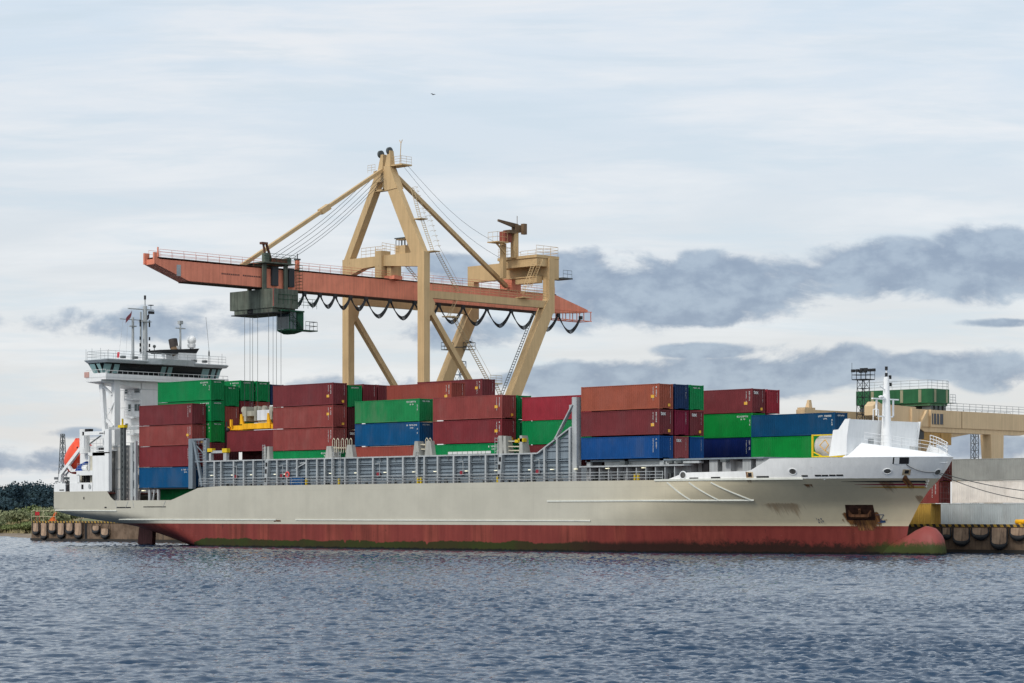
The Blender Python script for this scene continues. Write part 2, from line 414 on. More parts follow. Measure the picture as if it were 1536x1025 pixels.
# turned-in plating (whaleback) along the top of the forecastle
wb = MB(); rows = [[], [], []]
for j in range(31):
    f = j / 30; z = 10.55 + .12 * (max(0, f)); x = 22.3 + (xs(z) - 22.3) * f ** .85; b = hb(x, z)
    inn = max(0, b - 1.5 * min(1, b / 4)); zi = np.interp(f, [0, .05, .1, 1], [10.9, 11.7, 12.2, 10.95])
    rows[0].append((x, CL - b, z)); rows[1].append((x - .25 * f, CL - inn, zi)); rows[2].append((x - .3 * f, CL - inn + .06, 10.0))
wb.grid(rows, False); wb.grid([[(x, 2 * CL - y, z) for x, y, z in r][::-1] for r in rows], False)
build('whaleback', wb, WHITE2, SHIP)
fd = MB(); pts = [(r[0], r[1], 10.0) for r in rows[1]]; fd.add([(13, -9.6, 10.0)] + pts + [(x, 2 * CL - y, z) for x, y, z in pts[::-1]] + [(13, 10.8, 10.0)], [tuple(range(2 * len(pts) + 2))])
build('forecastle_deck', fd, WHITE2, SHIP)
rl = MB(); tp = [Vector(r) for r in rows[1][4:]]
far = [Vector((p.x, 2 * CL - p.y, p.z)) for p in tp]
def evenly(p, n):
    L = [0]
    for a, b in zip(p, p[1:]): L.append(L[-1] + (b - a).length)
    return [Vector([np.interp(L[-1] * i / n, L, [q[k] for q in p]) for k in range(3)]) for i in range(n + 1)]
rl.rail(evenly(tp, 9), 1.15, 3, 2, .024); rl.rail(evenly(far, 9), 1.15, 3, 2, .04)
build('bow_railing', rl, WHITE2, SHIP)

# breakwater across the forecastle
bw = MB()
bw.prism([(22.6, 10.0), (22.6, 12.8), (22.85, 14.75), (22.7, 14.75), (22.45, 12.85), (22.45, 10.0)], 1, -7.7, 5.2)
for ya, yb in ((-7.9, -7.72), (5.22, 5.4)): bw.prism([(20.3, 10.75), (20.85, 13.6), (21.55, 13.65), (22.45, 14.75), (23.05, 14.8), (22.7, 12.8), (22.65, 10.9)], 1, ya, yb)
for y in (-4, -1, 3): bw.prism([(22.44, 10), (22.44, 13), (21.8, 10)], 1, y, y + .1)
build('breakwater', bw, WHITE2, SHIP)
for q in ((23.0, 23.7, -4.2, -3.2, 10, 11.4), (24.2, 24.9, 1.6, 2.2, 10, 12.0)): build('deck_locker', MB().box(*q), LGREY, SHIP)
build('notice_frame', MB().box(22.62, 22.68, -3.9, -3.0, 11.7, 12.7), LGREY, SHIP)
ho = MB(); ho.path([(22.9, -3.4, 14.6), (22.9, -3.4, 15.9), (22.9, -2.9, 16.0), (22.9, -2.4, 15.9), (22.9, -2.4, 14.6)], .05, 5)
build('ladder_hoop', ho, WHITE2, SHIP)
fm = MB(); mx, my = 23.5, -1.8
ring = lambda z, a, b, n=12: [(mx + a * math.cos(2 * math.pi * i / n), my + b * math.sin(2 * math.pi * i / n), z) for i in range(n)]
fm.loft([ring(10, .85, .7), ring(12.5, .62, .55), ring(15, .5, .46), ring(18.4, .34, .32), ring(19.5, .3, .28)])
fm.box(mx - .12, mx + .12, my - 2.6, my + 2.2, 17.0, 17.14).box(mx - .08, mx + .08, my - 1.9, my - 1.75, 15.1, 17).box(mx - .08, mx + .08, my + 1.2, my + 1.35, 15.1, 17)
fm.box(mx - .08, mx + .08, my - 1.9, my + 1.35, 15.1, 15.22).tube((mx, my, 19.5), (mx, my, 20.4), .07, 6)
fm.tube((mx, my, 18.0), (mx, my - 1.3, 18.5), .06, 5).ball((mx, my - .9, 17.3), .25, .45, .16)
foremast = build('foremast', fm, WHITE2, SHIP)
for (dx, dy, z) in ((0, 0, 20.45), (0, 0, 19.75), (.1, .55, 19.5), (.1, .6, 18.7), (.1, .5, 14.1)):
    build('navigation_light', MB().tube((mx + dx, my + dy, z - .2), (mx + dx, my + dy, z + .2), .16, 8), BLACK, foremast)

# bulb and rudder
bl = MB(); rs = []
for i in range(25):
    t = 1 - (1 - i / 24) ** 1.7; x = 20 + 9.7 * t
    ztp = np.interp(x, [20, 24, 25.3, 26.3, 27.5, 28.6, 29.3, 29.6, 29.7], [1.1, 1.6, 2.2, 2.75, 3.2, 2.95, 2.2, 1.2, .4])
    hw = np.interp(x, [20, 25, 27.5, 29, 29.5, 29.7], [1.0, 1.35, 1.45, 1.3, .95, .45]); zb = -2.0
    zc = (ztp + zb) / 2; hz = (ztp - zb) / 2
    rs.append([(x, CL + hw * math.copysign(abs(math.cos(a)) ** .9, math.cos(a)), zc + hz * math.sin(a)) for a in [2 * math.pi * k / 18 for k in range(18)]])
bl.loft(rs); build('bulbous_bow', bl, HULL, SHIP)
rd = MB(); rd.prism([(-114.6, -2), (-111.0, -2), (-110.6, 2.6), (-113.9, 2.9)], 1, CL - .35, CL + .35)
build('rudder', rd, paint('rudder_red', A(100, 62, 62), .6, .15, .2), SHIP)

# strakes standing off the hull plating
SKM = paint('strake_paint', A(200, 200, 190), .5, .06, .05, rust=.2)
def strake(xa, xb, za, zb_, r=.09, n=24):
    pr = None; sk = MB()
    for i in range(n + 1):
        x = xa + (xb - xa) * i / n; z = za + (zb_ - za) * i / n; p = (x, hy(x, z, .02), z)
        if pr: sk.bar(pr, p, .16, r * 2)
        pr = p
    build('rubbing_strake', sk, SKM, SHIP)
strake(XS + .1, -104, 5.05, 4.95); strake(-105, -68.5, 3.72, 3.72); strake(-64.5, -11.5, 3.72, 3.70, .08)
strake(-18.5, 11.0, 6.02, 6.02); strake(-1.6, 17.8, 8.33, 8.36, .11)
for px0, px1 in ((1001, 1036), (1034, 1072), (1066, 1112)):
    a = at_y(px0, 724, -11.6); b = at_y(px1, 754, -11.2); strake(a[0], b[0], a[2], 6.02, .07, 10)

# openings and fairleads in the plating
def on_hull(x, z, a, b, off):
    """point a metres along and b metres up the plating from (x, z)"""
    e = .05; yx = (hy(x + e, z) - hy(x - e, z)) / (2 * e); yz = (hy(x, z + e) - hy(x, z - e)) / (2 * e)
    n = Vector((-yx, 1, -yz)).normalized(); t1 = Vector((1, yx, 0)).normalized(); t2 = t1.cross(n); t2 = t2 if t2.z > 0 else -t2
    px, pz = x + a * t1.x + b * t2.x, z + b * t2.z; n = n if n.y < 0 else -n
    return Vector((px, hy(min(px, xs(pz) - .02), pz), pz)) + n * off
def patch(name, x, z, wd, h, mat, off=.03, round_=False, par=SHIP):
    mb = MB()
    if round_:
        n = 16; vs = [on_hull(x, z, 0, 0, off)] + [on_hull(x, z, wd / 2 * math.cos(2 * math.pi * i / n), h / 2 * math.sin(2 * math.pi * i / n), off) for i in range(n)]
        mb.add(vs, [(0, 1 + i, 1 + (i + 1) % n) for i in range(n)])
    else:
        mb.grid([[on_hull(x, z, -wd / 2 + wd * i / 6, -h / 2 + h * j / 5, off) for i in range(7)] for j in range(6)], False)
    return build(name, mb, mat, par)
def hp(u, v, k=12):                        # photo pixel -> hull x, z (the hull's own surface)
    y = -11.6
    for _ in range(k):
        x, _y, z = at_y(u, v, y); y = .5 * y + .5 * hy(min(x, xs(z) - .05), z)
    return x, z
FLD = paint('fairlead_throat', (.10, .098, .09), .7, .3, .2)
def fairlead(u, v, wd, h):
    x, z = hp(u, v); mb = MB(); n = 16
    R = lambda s, o: [on_hull(x, z, s * wd / 2 * math.cos(2 * math.pi * i / n), s * h / 2 * math.sin(2 * math.pi * i / n), o) for i in range(n)]
    mb.grid([R(1.12, .0), R(1.06, .06), R(.92, .06), R(.82, .02)], True, True)
    f = build('fairlead', mb, WHITE, SHIP); patch('opening', x, z, wd * .83, h * .83, FLD, .025, True, f); return f
for a in ((1024.5, 713, .95, .85), (1189, 707.5, .9, .75), (1331, 707, .9, .68), (1406, 708.5, .9, .8)): fairlead(*a)
for a in ((1041, 718, 1.3, .22), (1073.5, 717, 1.3, .22), (1144, 715.5, 1.5, .2), (1207, 714, .7, .2), (1227, 713.5, .7, .2), (1237.5, 713.5, .7, .2), (1248.5, 713.2, .7, .2), (1259.5, 713, .75, .2)):
    patch('freeing_port', *hp(a[0], a[1]), a[2], a[3], DARK)
x, z = hp(1351, 691); patch('mooring_port', x, z, 1.75, .8, DARK); x, z = hp(1345, 691); patch('mooring_port_shutter', x, z, .55, .8, WHITE, .05)
RUSTY = paint('rusty_steel', (.10, .045, .022), .8, .4, .3, rust=1.0)
for u, v in ((1124.5, 713), (1359.5, 708.5)):
    x, z = hp(u, v); patch('mooring_bitt_recess', x, z, .9, .75, paint('rusty_white', A(190, 170, 140), .7, .2, .3, rust=1.0)); patch('recess_opening', x + .05, z + .05, .45, .45, DARK, .05)
for u, v in ((1360, 719), (1357, 727)): pass
# anchor pocket with its anchor, rust weeping below
x, z = hp(1290, 770)
ap = MB(); ap.grid([[on_hull(x, z, (-1.55 + 3.0 * i / 8) * (1.0 if j else .96) + .25 * (1 - j / 6) * (i / 8), -1.0 + 2.0 * j / 6 + .1, .03) for i in range(9)] for j in range(7)], False)
build('anchor_pocket', ap, paint('anchor_pocket_rust', (.035, .016, .011), .85, .4, .3), SHIP)
ac = MB(); H_ = lambda a, b, o=.3: on_hull(x, z, a, b, o)
ac.bar(H_(-1.0, -.15), H_(1.0, -.15), .5, .30).bar(H_(0, .7), H_(0, -.2), .28, .28).bar(H_(-1.0, -.15), H_(-1.2, .5), .36, .36, .1, .1).bar(H_(1.0, -.15), H_(1.2, .5), .36, .36, .1, .1)
ac.bar(H_(-.8, -.45, .2), H_(.8, -.45, .2), .3, .2)
build('anchor', ac, RUSTY, SHIP)
def weep(x, z, wd, h, seed, dens=.9, bias=.05):        # rust runs as a decal-thin sheet of stained paint on the plating
    m = bpy.data.materials.new('rust_run'); m.use_nodes = True; t = NT(m.node_tree); bs = t.n['Principled BSDF']
    v = t.node('ShaderNodeTexCoord').outputs['Object']; sp = t.node('ShaderNodeSeparateXYZ'); t.l.new(v, sp.inputs[0])
    n = t.noise(t.vm('ADD', t.vm('MULTIPLY', v, (2.2, 0, .22)), (seed, 0, 0)), 1.6, 6, .7)
    lo = z - h / 2; fz = t.rng(sp.outputs[2], lo, lo + h * .95, -.14, .30); ex = t.rng(t.m('ABSOLUTE', t.m('SUBTRACT', sp.outputs[0], x + 45)), wd * .12, wd * .42, 0, .5)
    tpf = t.rng(sp.outputs[2], lo + h * .80, lo + h * .98, 0, .5)
    a = t.m('MULTIPLY', t.rng(t.m('SUBTRACT', t.m('SUBTRACT', t.m('ADD', n, fz), ex), tpf), t.m('ADD', .46, bias), t.m('ADD', .72, bias)), dens)
    t.l.new(t.mix(t.rng(n, .4, .7), (.085, .028, .010), (.36, .16, .04)), bs.inputs['Base Color']); t.l.new(a, bs.inputs['Alpha']); bs.inputs['Roughness'].default_value = .7
    patch('rust_stain', x, z, wd * 1.15, h, m, .024)
ax, az = x, z
weep(ax + .1, az - 1.2, 4.4, 1.6, 3.1, 1.0, -.24); weep(ax - 1.1, az - .8, 2.0, 2.2, 14.1, .9, -.08); weep(ax + 1.5, az - .8, .9, 2.2, 5.5, 1.0, -.16)
xx, zz_ = hp(1360, 722); weep(xx, zz_ - .2, 1.3, 2.4, 8.2, .95, -.08); xx, zz_ = hp(1338, 735); weep(xx, zz_, 2.6, 2.6, 12.4, .5); xx, zz_ = hp(1382, 760); weep(xx, zz_, 1.2, 3.2, 2.2, .45)
xx, zz_ = hp(1215, 731); weep(xx, zz_, 2.2, 1.0, 22.4, .8); xx, zz_ = hp(1125, 724); weep(xx, zz_, 1.2, 1.3, 6.4, .6); xx, zz_ = hp(1180, 770); weep(xx, zz_, 8, 3.0, 17.4, .35)
# the three tapering bow stripes
def stripe(v, mat, h, u0):
    x0, z0 = hp(u0, v); x1, z1 = hp(1389, v); mb = MB(); rows = [[], []]; n = 24
    for i in range(n + 1):
        f = i / n; x = x0 + (x1 - x0) * f; hh = h * min(1, .12 + 1.3 * f); z = z1
        rows[0].append((x, hy(x, z - hh / 2, .03), z - hh / 2)); rows[1].append((x, hy(x, z + hh / 2, .03), z + hh / 2))
    mb.grid(rows, False); build('bow_stripe', mb, mat, SHIP)
stripe(722.8, plain('black_stripe', (.015, .017, .02)), .21, 1262); stripe(727, plain('crimson_stripe', (.24, .02, .045)), .21, 1282); stripe(731.2, plain('ochre_stripe', (.42, .25, .03)), .21, 1292)
# bulb and thruster symbols
sy = MB()
def hline(u0, v0, u1, v1, wd):
    (xa, za), (xb, zb_) = hp(u0, v0), hp(u1, v1); sy.bar((xa, hy(xa, za, .03), za), (xb, hy(xb, zb_, .03), zb_), .04, wd, up=(1, 0, .3))
hline(1314, 772.6, 1326, 772.2, .05); hline(1326, 772.2, 1321, 780, .06); hline(1317, 784.4, 1327, 784, .05); hline(1321, 780, 1321.5, 784, .06)
build('bulb_mark', sy, TXTB, SHIP); x, z = hp(1324.5, 782.3); patch('bulb_mark_fill', x, z, .55, .28, TXTB)
tm = MB()
for (cu, cv) in ((1226.7, 781.2), (1232.3, 781.2)):
    x, z = hp(cu, cv)
    for k in range(4):
        a0 = math.radians(90 * k + 20 + (cu > 1230) * 45); pt = lambda a, r: (x + r * math.cos(a), hy(x, z + r * math.sin(a), .035), z + r * math.sin(a))
        tm.add([pt(a0, .06), pt(a0 - .3, .3), pt(a0 + .45, .3)], [(0, 1, 2)])
build('thruster_mark', tm, TXTB, SHIP)
dm = MB()
for (u0, v0) in ((1393, 723), (1391.5, 727), (1390, 731)):
    x, z = hp(u0 - 3, v0)
    for j in range(2): dm.box(x + .22 * j, x + .22 * j + .12, hy(x, z, .04), hy(x, z, .03), z, z + .22)
build('draught_marks', dm, TXTW, SHIP)
# side slots and freeing ports aft, small scuppers
for u, v, wd, h in ((185.5, 761.5, 3.4, .16), (232, 760.5, 5.2, .12), (158.5, 761.5, .5, .2), (126, 747.5, .25, .35), (416, 781.5, 1.4, .2)):
    patch('side_slot', *hp(u, v), wd, h, DARK if v < 780 else RUSTY)
pn = MB()
for xa, xb in ((-104.3, -101.3), (-100.2, -92.6)):
    for p, q in (((xa, 6.3), (xa + .3, 5.35)), ((xb, 6.3), (xb - .6, 5.35))): pn.bar((p[0], hy(p[0], p[1], .01), p[1]), (q[0], hy(q[0], q[1], .01), q[1]), .05, .05)
build('side_panel_seam', pn, LGREY, SHIP)

# ------------------------------------------------------------------ coaming and its walkway
random.seed(4)
cw = MB(); cw.box(-84.6, -15.2, -10.5, -10.38, 8.2, 11.66)
cw.prism([(-20.9, 11.66), (-17.8, 13.2), (-15.2, 14.75), (-15.2, 11.66)], 1, -10.5, -10.38)
for z in np.arange(8.75, 11.5, .46): cw.box(-84.6, -15.3, -10.68, -10.5, z, z + .05)
for z in (12.0, 12.5, 13.0, 13.5, 14.0): cw.box(-15.3 - (14.75 - z) * 1.72 + .3, -15.3, -10.66, -10.5, z, z + .05)
cw.box(-84.6, -15.3, -10.82, -10.5, 10.78, 10.86)
build('coaming', cw, GREY, SHIP)
fcm = MB(); fcm.box(-84.6, -15.2, 11.5, 11.62, 8.2, 11.66).box(-84.6, -15.2, 11.4, 11.7, 11.66, 11.8); build('far_coaming', fcm, GREY, SHIP)
ct = MB(); ct.box(-84.9, -20.9, -10.95, -10.3, 11.66, 11.84)
for a, b in (((-20.9, 11.75), (-15.4, 14.75)), ((-18.1, 13.3), (-15.2, 17.4))): ct.bar((a[0], -10.65, a[1]), (b[0], -10.65, b[1]), .5, .16)
build('coaming_rail', ct, LGREY, SHIP)
SX = [323, 333, 352, 367, 381.5, 417, 432, 447, 461, 477, 488.5, 500, 519, 538, 561, 583, 606, 627, 638, 658, 682, 705.5, 730, 780, 799, 818, 837, 856]
for u in SX:
    x = at_y(u, 700, -10.8)[0]; tz = 11.66 if x < -21 else 11.66 + min(3, (x + 20.9) * .57)
    build('coaming_stiffener', MB().box(x - .04, x + .04, -10.98, -10.5, 8.2, tz).box(x - .14, x + .14, -11.02, -10.98, 8.2, tz), LGREY, SHIP)
for u in (570, 592, 617, 671, 692, 720): x = at_y(u, 700, -10.8)[0]; build('coaming_bracket', MB().prism([(-10.5, 11.66), (-10.95, 11.66), (-10.5, 10.9)], 0, x - .02, x + .02), LGREY, SHIP)
for u, top in ((400, 11.66), (750, 11.66)):          # pierced raking stays
    x = at_y(u, 720, -10.9)[0]; mb = MB()
    mb.hull8([(x - .35, -11.1, 8.2), (x + .25, -11.1, 8.2), (x + .25, -10.5, 8.2), (x - .35, -10.5, 8.2)], [(x - .05, -11.1, top), (x + .55, -11.1, top), (x + .55, -10.5, top), (x - .05, -10.5, top)])
    s = build('raking_stay', mb, LGREY, SHIP)
    build('stay_holes', MB().box(x - .1, x + .25, -11.13, -11.1, 9.9, 10.5).box(x + .02, x + .37, -11.13, -11.1, 10.85, 11.4).box(x - .2, x + .12, -11.13, -11.1, 8.8, 9.3), DARK, s)
pp = MB(); pp.box(-15.35, -14.6, -10.7, -9.9, 8.2, 18.3).box(-15.9, -15.3, -10.6, -10.1, 16.6, 17.4)
build('coaming_post', pp, LGREY, SHIP)
for u in (319, 350, 378.5, 414, 429, 497, 535, 579, 622, 654, 701, 745, 796, 829, 864.5, 912, 966):
    x, y, z = at_y(u, 711, -10.75)
    lb = MB().box(x - .2, x + .2, -11.0, -10.7, 9.75, 9.83); build('deck_lamp', lb, LAMP, SHIP)
rm = MB()
pts = [(x, hy(x, 8.3) + .12, 8.28) for x in np.linspace(-85.2, -.5, 44)]
rm.rail(pts, 1.05, 3, 2.0, .04); build('side_railing', rm, LGREY, SHIP)
# walkway clutter
for i in range(40):
    x = random.uniform(-83, -17); h = random.uniform(.3, .7); build('walkway_fitting', MB().box(x, x + random.uniform(.12, .35), -10.85, -10.6, 8.2, 8.2 + h), DGREY, SHIP)
bb = MB(); x = at_y(448, 721, -10.9)[0]; bb.box(x - 1.5, x + 1.3, -11.15, -10.75, 8.25, 9.35).box(x - 1.6, x + 1.4, -11.2, -10.7, 9.3, 9.4); build('blue_locker', bb, paint('blue_locker_paint', A(30, 75, 120), .5), SHIP)
for u in (460, 509, 627.5, 632, 747, 953, 958): x = at_y(u, 720, -11)[0]; build('yellow_guard', MB().box(x - .13, x + .13, -11.15, -10.95, 8.25, 9.1), YCAP, SHIP)
for u in (353, 422, 567, 692, 806):
    x = at_y(u, 709, -10.9)[0]; build('fire_hose_box', MB().box(x - .22, x + .22, -10.95, -10.7, 9.3, 9.8), paint('hose_red', A(128, 42, 52), .5), SHIP)
    build('hose_davit', MB().tube((x + .3, -10.9, 9.3), (x + .3, -10.9, 11.0), .04, 5).tube((x + .3, -10.9, 11.0), (x - .3, -11.1, 10.9), .04, 5), LGREY, SHIP)
cr = MB(); x = at_y(453, 705, -10.9)[0]; cr.bar((x - 1.3, -10.9, 10.5), (x + 1.0, -10.9, 11.3), .12).bar((x + 1.0, -10.9, 11.3), (x + 1.0, -10.9, 9.2), .12).bar((x - .4, -10.9, 11.2), (x + 1.0, -10.9, 11.3), .12)
build('store_davit', cr, LGREY, SHIP)
x = at_y(432, 710, -11)[0]
rg = MB(); rg.loft([[(x + (.36 + .09 * math.cos(b)) * math.cos(a), -11.1 + .09 * math.sin(b), 9.7 + (.36 + .09 * math.cos(b)) * math.sin(a)) for b in [2 * math.pi * k / 6 for k in range(6)]] for a in [2 * math.pi * k / 14 for k in range(15)]], False)
single('lifebuoy', rg, paint('lifebuoy_red', A(215, 80, 80), .5), 'pink-red lifebuoy ring hanging on the grey coaming above the blue locker', 'lifebuoy', (x, -11.1, 9.25))

# pedestals between the bays
def pedestal(ua, ub, zt, z0=11.84, lean=.35):
    zt -= .35
    xa, xb = at_y(ua, 680, -10.5)[0], at_y(ub, 680, -10.5)[0]; mb = MB()
    mb.hull8([(xa - lean, -10.9, z0), (xb + lean, -10.9, z0), (xb + lean, -9.6, z0), (xa - lean, -9.6, z0)], [(xa, -10.9, zt), (xb, -10.9, zt), (xb, -9.9, zt), (xa, -9.9, zt)])
    return build('lashing_pedestal', mb, paint('pedestal_paint', A(158, 157, 150), .6, .1, .15, rust=.4), SHIP)
for a in ((493.5, 500, 13.7), (524, 530.5, 13.8), (625.5, 630, 14.0), (643, 649, 14.0), (751, 756, 14.35), (758.5, 762, 14.3), (399, 402, 13.9), (404.5, 407, 13.9), (783, 786.5, 14.3)): pedestal(*a, lean=.35 if a[0] not in (399, 404.5, 758.5, 783) else .12)
CRM = paint('worn_cream_paint', A(190, 182, 160), .6, .15, .1, rust=.4)
for u in (501.5, 507.5, 514.5, 521, 527, 641, 646):
    x, _, z = at_y(u, 672, -10.5); build('ladder_hoop', MB().path([(x - .22, -10.6, z - .6), (x - .22, -10.6, z + 1.0), (x, -10.6, z + 1.25), (x + .22, -10.6, z + 1.0), (x + .22, -10.6, z - .6)], .05, 5), CRM, SHIP)
for ua, ub, v in ((500, 524, 672), (630, 643, 667), (630, 643, 674), (763, 783, 662), (763, 783, 670), (763, 783, 676)):
    build('crossover_rail', MB().bar(at_y(ua, v, -10.4), at_y(ub, v, -10.4), .18, .14), CRM, SHIP)
for u0, u1, v0, v1 in ((780, 788, 658, 663), (775, 781, 660, 664), (314, 321, 673, 678), (336, 343, 673, 679)):
    a, b = at_y(u0, v0, -10.55), at_y(u1, v1, -10.55); build('yellow_guide_cap', MB().box(a[0], b[0], -10.9, -10.3, b[2], a[2]), YCAP, SHIP)
gf = MB()                                       # walkway frame at the front of the after bay
for u0, u1, v0, v1 in ((316, 319, 677, 690), (337.5, 342, 677, 690)):
    a, b = at_y(u0, v0, -10.5), at_y(u1, v1, -10.5); gf.box(a[0], b[0], -10.8, -10.3, 11.8, a[2])
a, b = at_y(316, 676.5, -10.5), at_y(342, 678.5, -10.5); gf.box(a[0], b[0], -10.8, -10.3, b[2] - .1, a[2])
for x, z0, z1, wd in ((at_y(500, 690, -11)[0], 9.3, 12.6, .3), (at_y(510, 690, -11)[0], 9.3, 12.6, .3), (at_y(745, 690, -11)[0], 9.3, 13.8, .5), (at_y(396, 690, -11)[0], 9.3, 13.8, .5), (at_y(625, 690, -11)[0], 8.3, 12.4, .4), (-84.6, 8.3, 14.6, .4)):
    build('access_ladder', MB().ladder((x, -11.05, z0), (x, -11.05, z1), wd), LGREY, SHIP)
tw = MB()                                       # tall braced frame beside the after bay
tw.box(-88.3, -87.4, -10.9, -10.3, 8.0, 14.95).bar((-87.3, -10.7, 14.9), (-85.4, -10.7, 8.3), .35, .4).box(-87.4, -84.4, -10.9, -10.5, 14.7, 14.95).box(-84.9, -84.3, -10.9, -10.3, 8.0, 14.9)
tw.box(-86.9, -84.4, -10.9, -9.9, 11.65, 11.8).bar((-86.9, -10.6, 14.0), (-84.9, -10.6, 12.6), .12)
tw.rail([(-86.8, -10.85, 11.8), (-84.5, -10.85, 11.8)], 1.1, 3, .8, .03); tw.rail([(-86.9, -10.85, 14.0), (-84.5, -10.85, 14.0)], .6, 2, .8, .03)
build('lashing_frame', tw, GREY, SHIP); build('walkway_frame', gf, LGREY, SHIP)

# forward hatch structure under the forward bay
hs = MB(); hs.box(-14, 1.5, -9.3, -9.15, 8.2, 9.95).box(-14, 2.2, -10.9, -9.2, 9.95, 10.12)
for x in np.arange(-12.5, 2.0, 1.45): hs.box(x, x + .12, -10.7, -9.3, 8.2, 9.95)
hs.box(-11.5, -1.5, -9.2, -9.1, 10.1, 10.8).box(2, 20, -8.2, -8.05, 8.2, 10.4)
for x in (-14.0, -8.0, -2.6): hs.box(x, x + .6, -9.6, -8.6, 8.2, 10.8)
hs.box(-1.5, 3.5, -9.8, -7.5, 10.25, 10.5)
for x in (.6, 4.5, 6.4, 9.3, 11.2): hs.box(x, x + 1.2, -9.2, -7.6, 8.2, 10.6)
build('hatch_coaming', hs, LGREY, SHIP)
for q in ((-13.2, -11.8, -9.4, -9.25, 8.4, 10.6), (3.2, 4.2, -9.0, -7.9, 8.4, 10.6), (-4, -2.6, -9.4, -9.28, 8.3, 9.8), (-6.4, -5.6, -9.4, -9.28, 8.3, 9.7)): build('dark_recess', MB().box(*q), DARK, SHIP)
hc = MB(); hc.box(-14.2, 12.6, -9.6, 11.2, 10.62, 10.80); build('hatch_cover', hc, GREY, SHIP)
for i in range(22): x = random.uniform(-13, 1.2); build('deck_fitting', MB().box(x, x + random.uniform(.1, .4), -10.4, -9.9, 8.2, 8.2 + random.uniform(.4, 1.0)), DGREY, SHIP)
for x in (-8.2, -1.0, .3, 6.9): build('deck_fitting', MB().box(x, x + .8, -10.2, -9.5, 10.3, 10.62), DGREY, SHIP)

# ------------------------------------------------------------------ after bay: open side, pillars
gw = MB(); gw.box(-108, -100.9, -9.9, -9.75, 6.2, 14.4)
build('cell_guide_wall', gw, paint('guide_wall_paint', A(168, 166, 162), .6, .1, .15, rust=.3), SHIP)
gl = MB()
for z in (8.1, 11.0, 14.2): gl.box(-108, -100.9, -10.0, -9.9, z, z + .12)
for x in (-104.6, -101.6): gl.box(x, x + .14, -10.0, -9.9, 6.2, 14.3)
gl.box(-107.8, -103.9, -10.3, -9.9, 16.7, 17.1).box(-103, -100.5, -10.3, -9.9, 16.6, 17.0)
build('guide_wall_rib', gl, LGREY, SHIP)
p1 = MB(); p1.box(-104.3, -104.0, -10.8, -10.45, 6.2, 16.9).box(-103.7, -103.35, -10.8, -10.45, 6.2, 16.9)
for z in np.arange(6.6, 16.6, .8): p1.box(-104.0, -103.7, -10.7, -10.5, z, z + .45)
pl = build('guide_pillar', p1, DGREY, SHIP); build('pillar_cap', MB().box(-104.7, -103.2, -10.9, -10.3, 16.9, 17.3).box(-104.1, -103.9, -10.7, -10.5, 17.3, 18.2), YCAP, pl)
p2 = MB(); p2.box(-101.9, -101.35, -10.8, -10.45, 6.2, 14.7).box(-100.95, -100.6, -10.8, -10.45, 6.2, 14.9)
for z in (7, 9.3, 12, 13.5): p2.box(-101.26, -100.9, -10.7, -10.3, z, z + 1.1)
build('guide_pillar', p2, LGREY, SHIP)
un = MB(); un.box(-100.4, -87.6, -10.2, -7.9, 8.0, 8.15); build('cell_guide_ledge', un, DARK, SHIP)
ub = MB(); ub.box(-98.6, -98.2, -10.1, -9.8, 6.2, 8.1).box(-96.5, -96.2, -10.1, -9.8, 6.2, 8.1).bar((-97.6, -10, 6.2), (-97.2, -10, 8.0), .2).box(-106.5, -105.8, -10, -9.9, 6.4, 8.0)
build('hold_stanchion', ub, LGREY, SHIP)
build('deck_lamp', MB().box(-99.9, -99.3, -10.3, -10.0, 7.75, 7.87), LAMP, SHIP)

# ------------------------------------------------------------------ stern: bulwarks, house front, davit
Y1 = -11.55
def sx(u): return at_y(u, 700, Y1)[0]
def sz(u, v): return at_y(u, v, Y1)[2]
sb = MB()
def wall(u0, u1, v0, v1, y=Y1, t=.14, mb=None):
    a, b = at_y(u0, v0, y), at_y(u1, v1, y); (mb or sb).box(a[0], b[0], y, y + t, b[2], a[2])
wall(81, 98, 725.5, 738); wall(104.5, 139, 724.5, 738); wall(138.6, 163, 679, 737); wall(114.5, 138.7, 706.5, 713); wall(104.5, 116, 713, 724.6, -11.5); wall(116.2, 119, 712.5, 725)
wall(132, 157, 679, 683.5); wall(132.6, 134, 683, 707); wall(156, 163, 644, 680); wall(123.5, 157, 648, 652.2); wall(123.3, 126, 648, 672)
sb.box(XS, XS + .14, -11.4, 11.7, 7.77, 8.95).box(-119.4, -106.2, 11.66, 11.8, 7.77, 8.95)
sb.box(sx(163) - .14, sx(163), Y1 + .14, -11.0, 7.8, 16.8)
sb.box(sx(138.6), sx(163) - .2, Y1 + .14, 11.5, 13.6, 13.75).box(sx(114.5), sx(138.6), Y1 + .14, 11.5, 10.3, 10.8)
sb.box(-107.0, -106.85, -9.9, 11.5, 7.6, 13.6)
build('stern_house', sb, WHITE, SHIP)
sf = MB(); wall(133.8, 138.5, 684, 706.4, -10.6, .1, sf); wall(119, 138.5, 713.2, 724.4, -10.4, .1, sf)
build('stern_recess', sf, paint('cream_paint', A(190, 185, 170), .6), SHIP)
for q in ((129, 134.5, 713.6, 724, -10.5, .05), (122.5, 123.4, 713.6, 724, -10.5, .05), (125, 127.5, 714, 724, -10.5, .05), (148, 155.5, 672, 678, -10.6, .3), (127.2, 133, 643.7, 648, -10.6, .8),
          (149, 155, 649.4, 650.6, Y1 - .03, .02), (89, 96, 734.6, 736, Y1 - .03, .02), (122, 125, 727, 734, Y1 - .03, .02), (98, 104, 727, 737, -11.3, .1)):
    m_ = MB(); wall(*q, m_); build('stern_opening', m_, DARK, SHIP)
vt = MB(); a = at_y(127, 652, -9.5); vt.tube((a[0], -9.5, 13.4), (a[0], -9.5, 17.0), .75, 12); x, z = at_y(134.8, 730, Y1)[0::2]
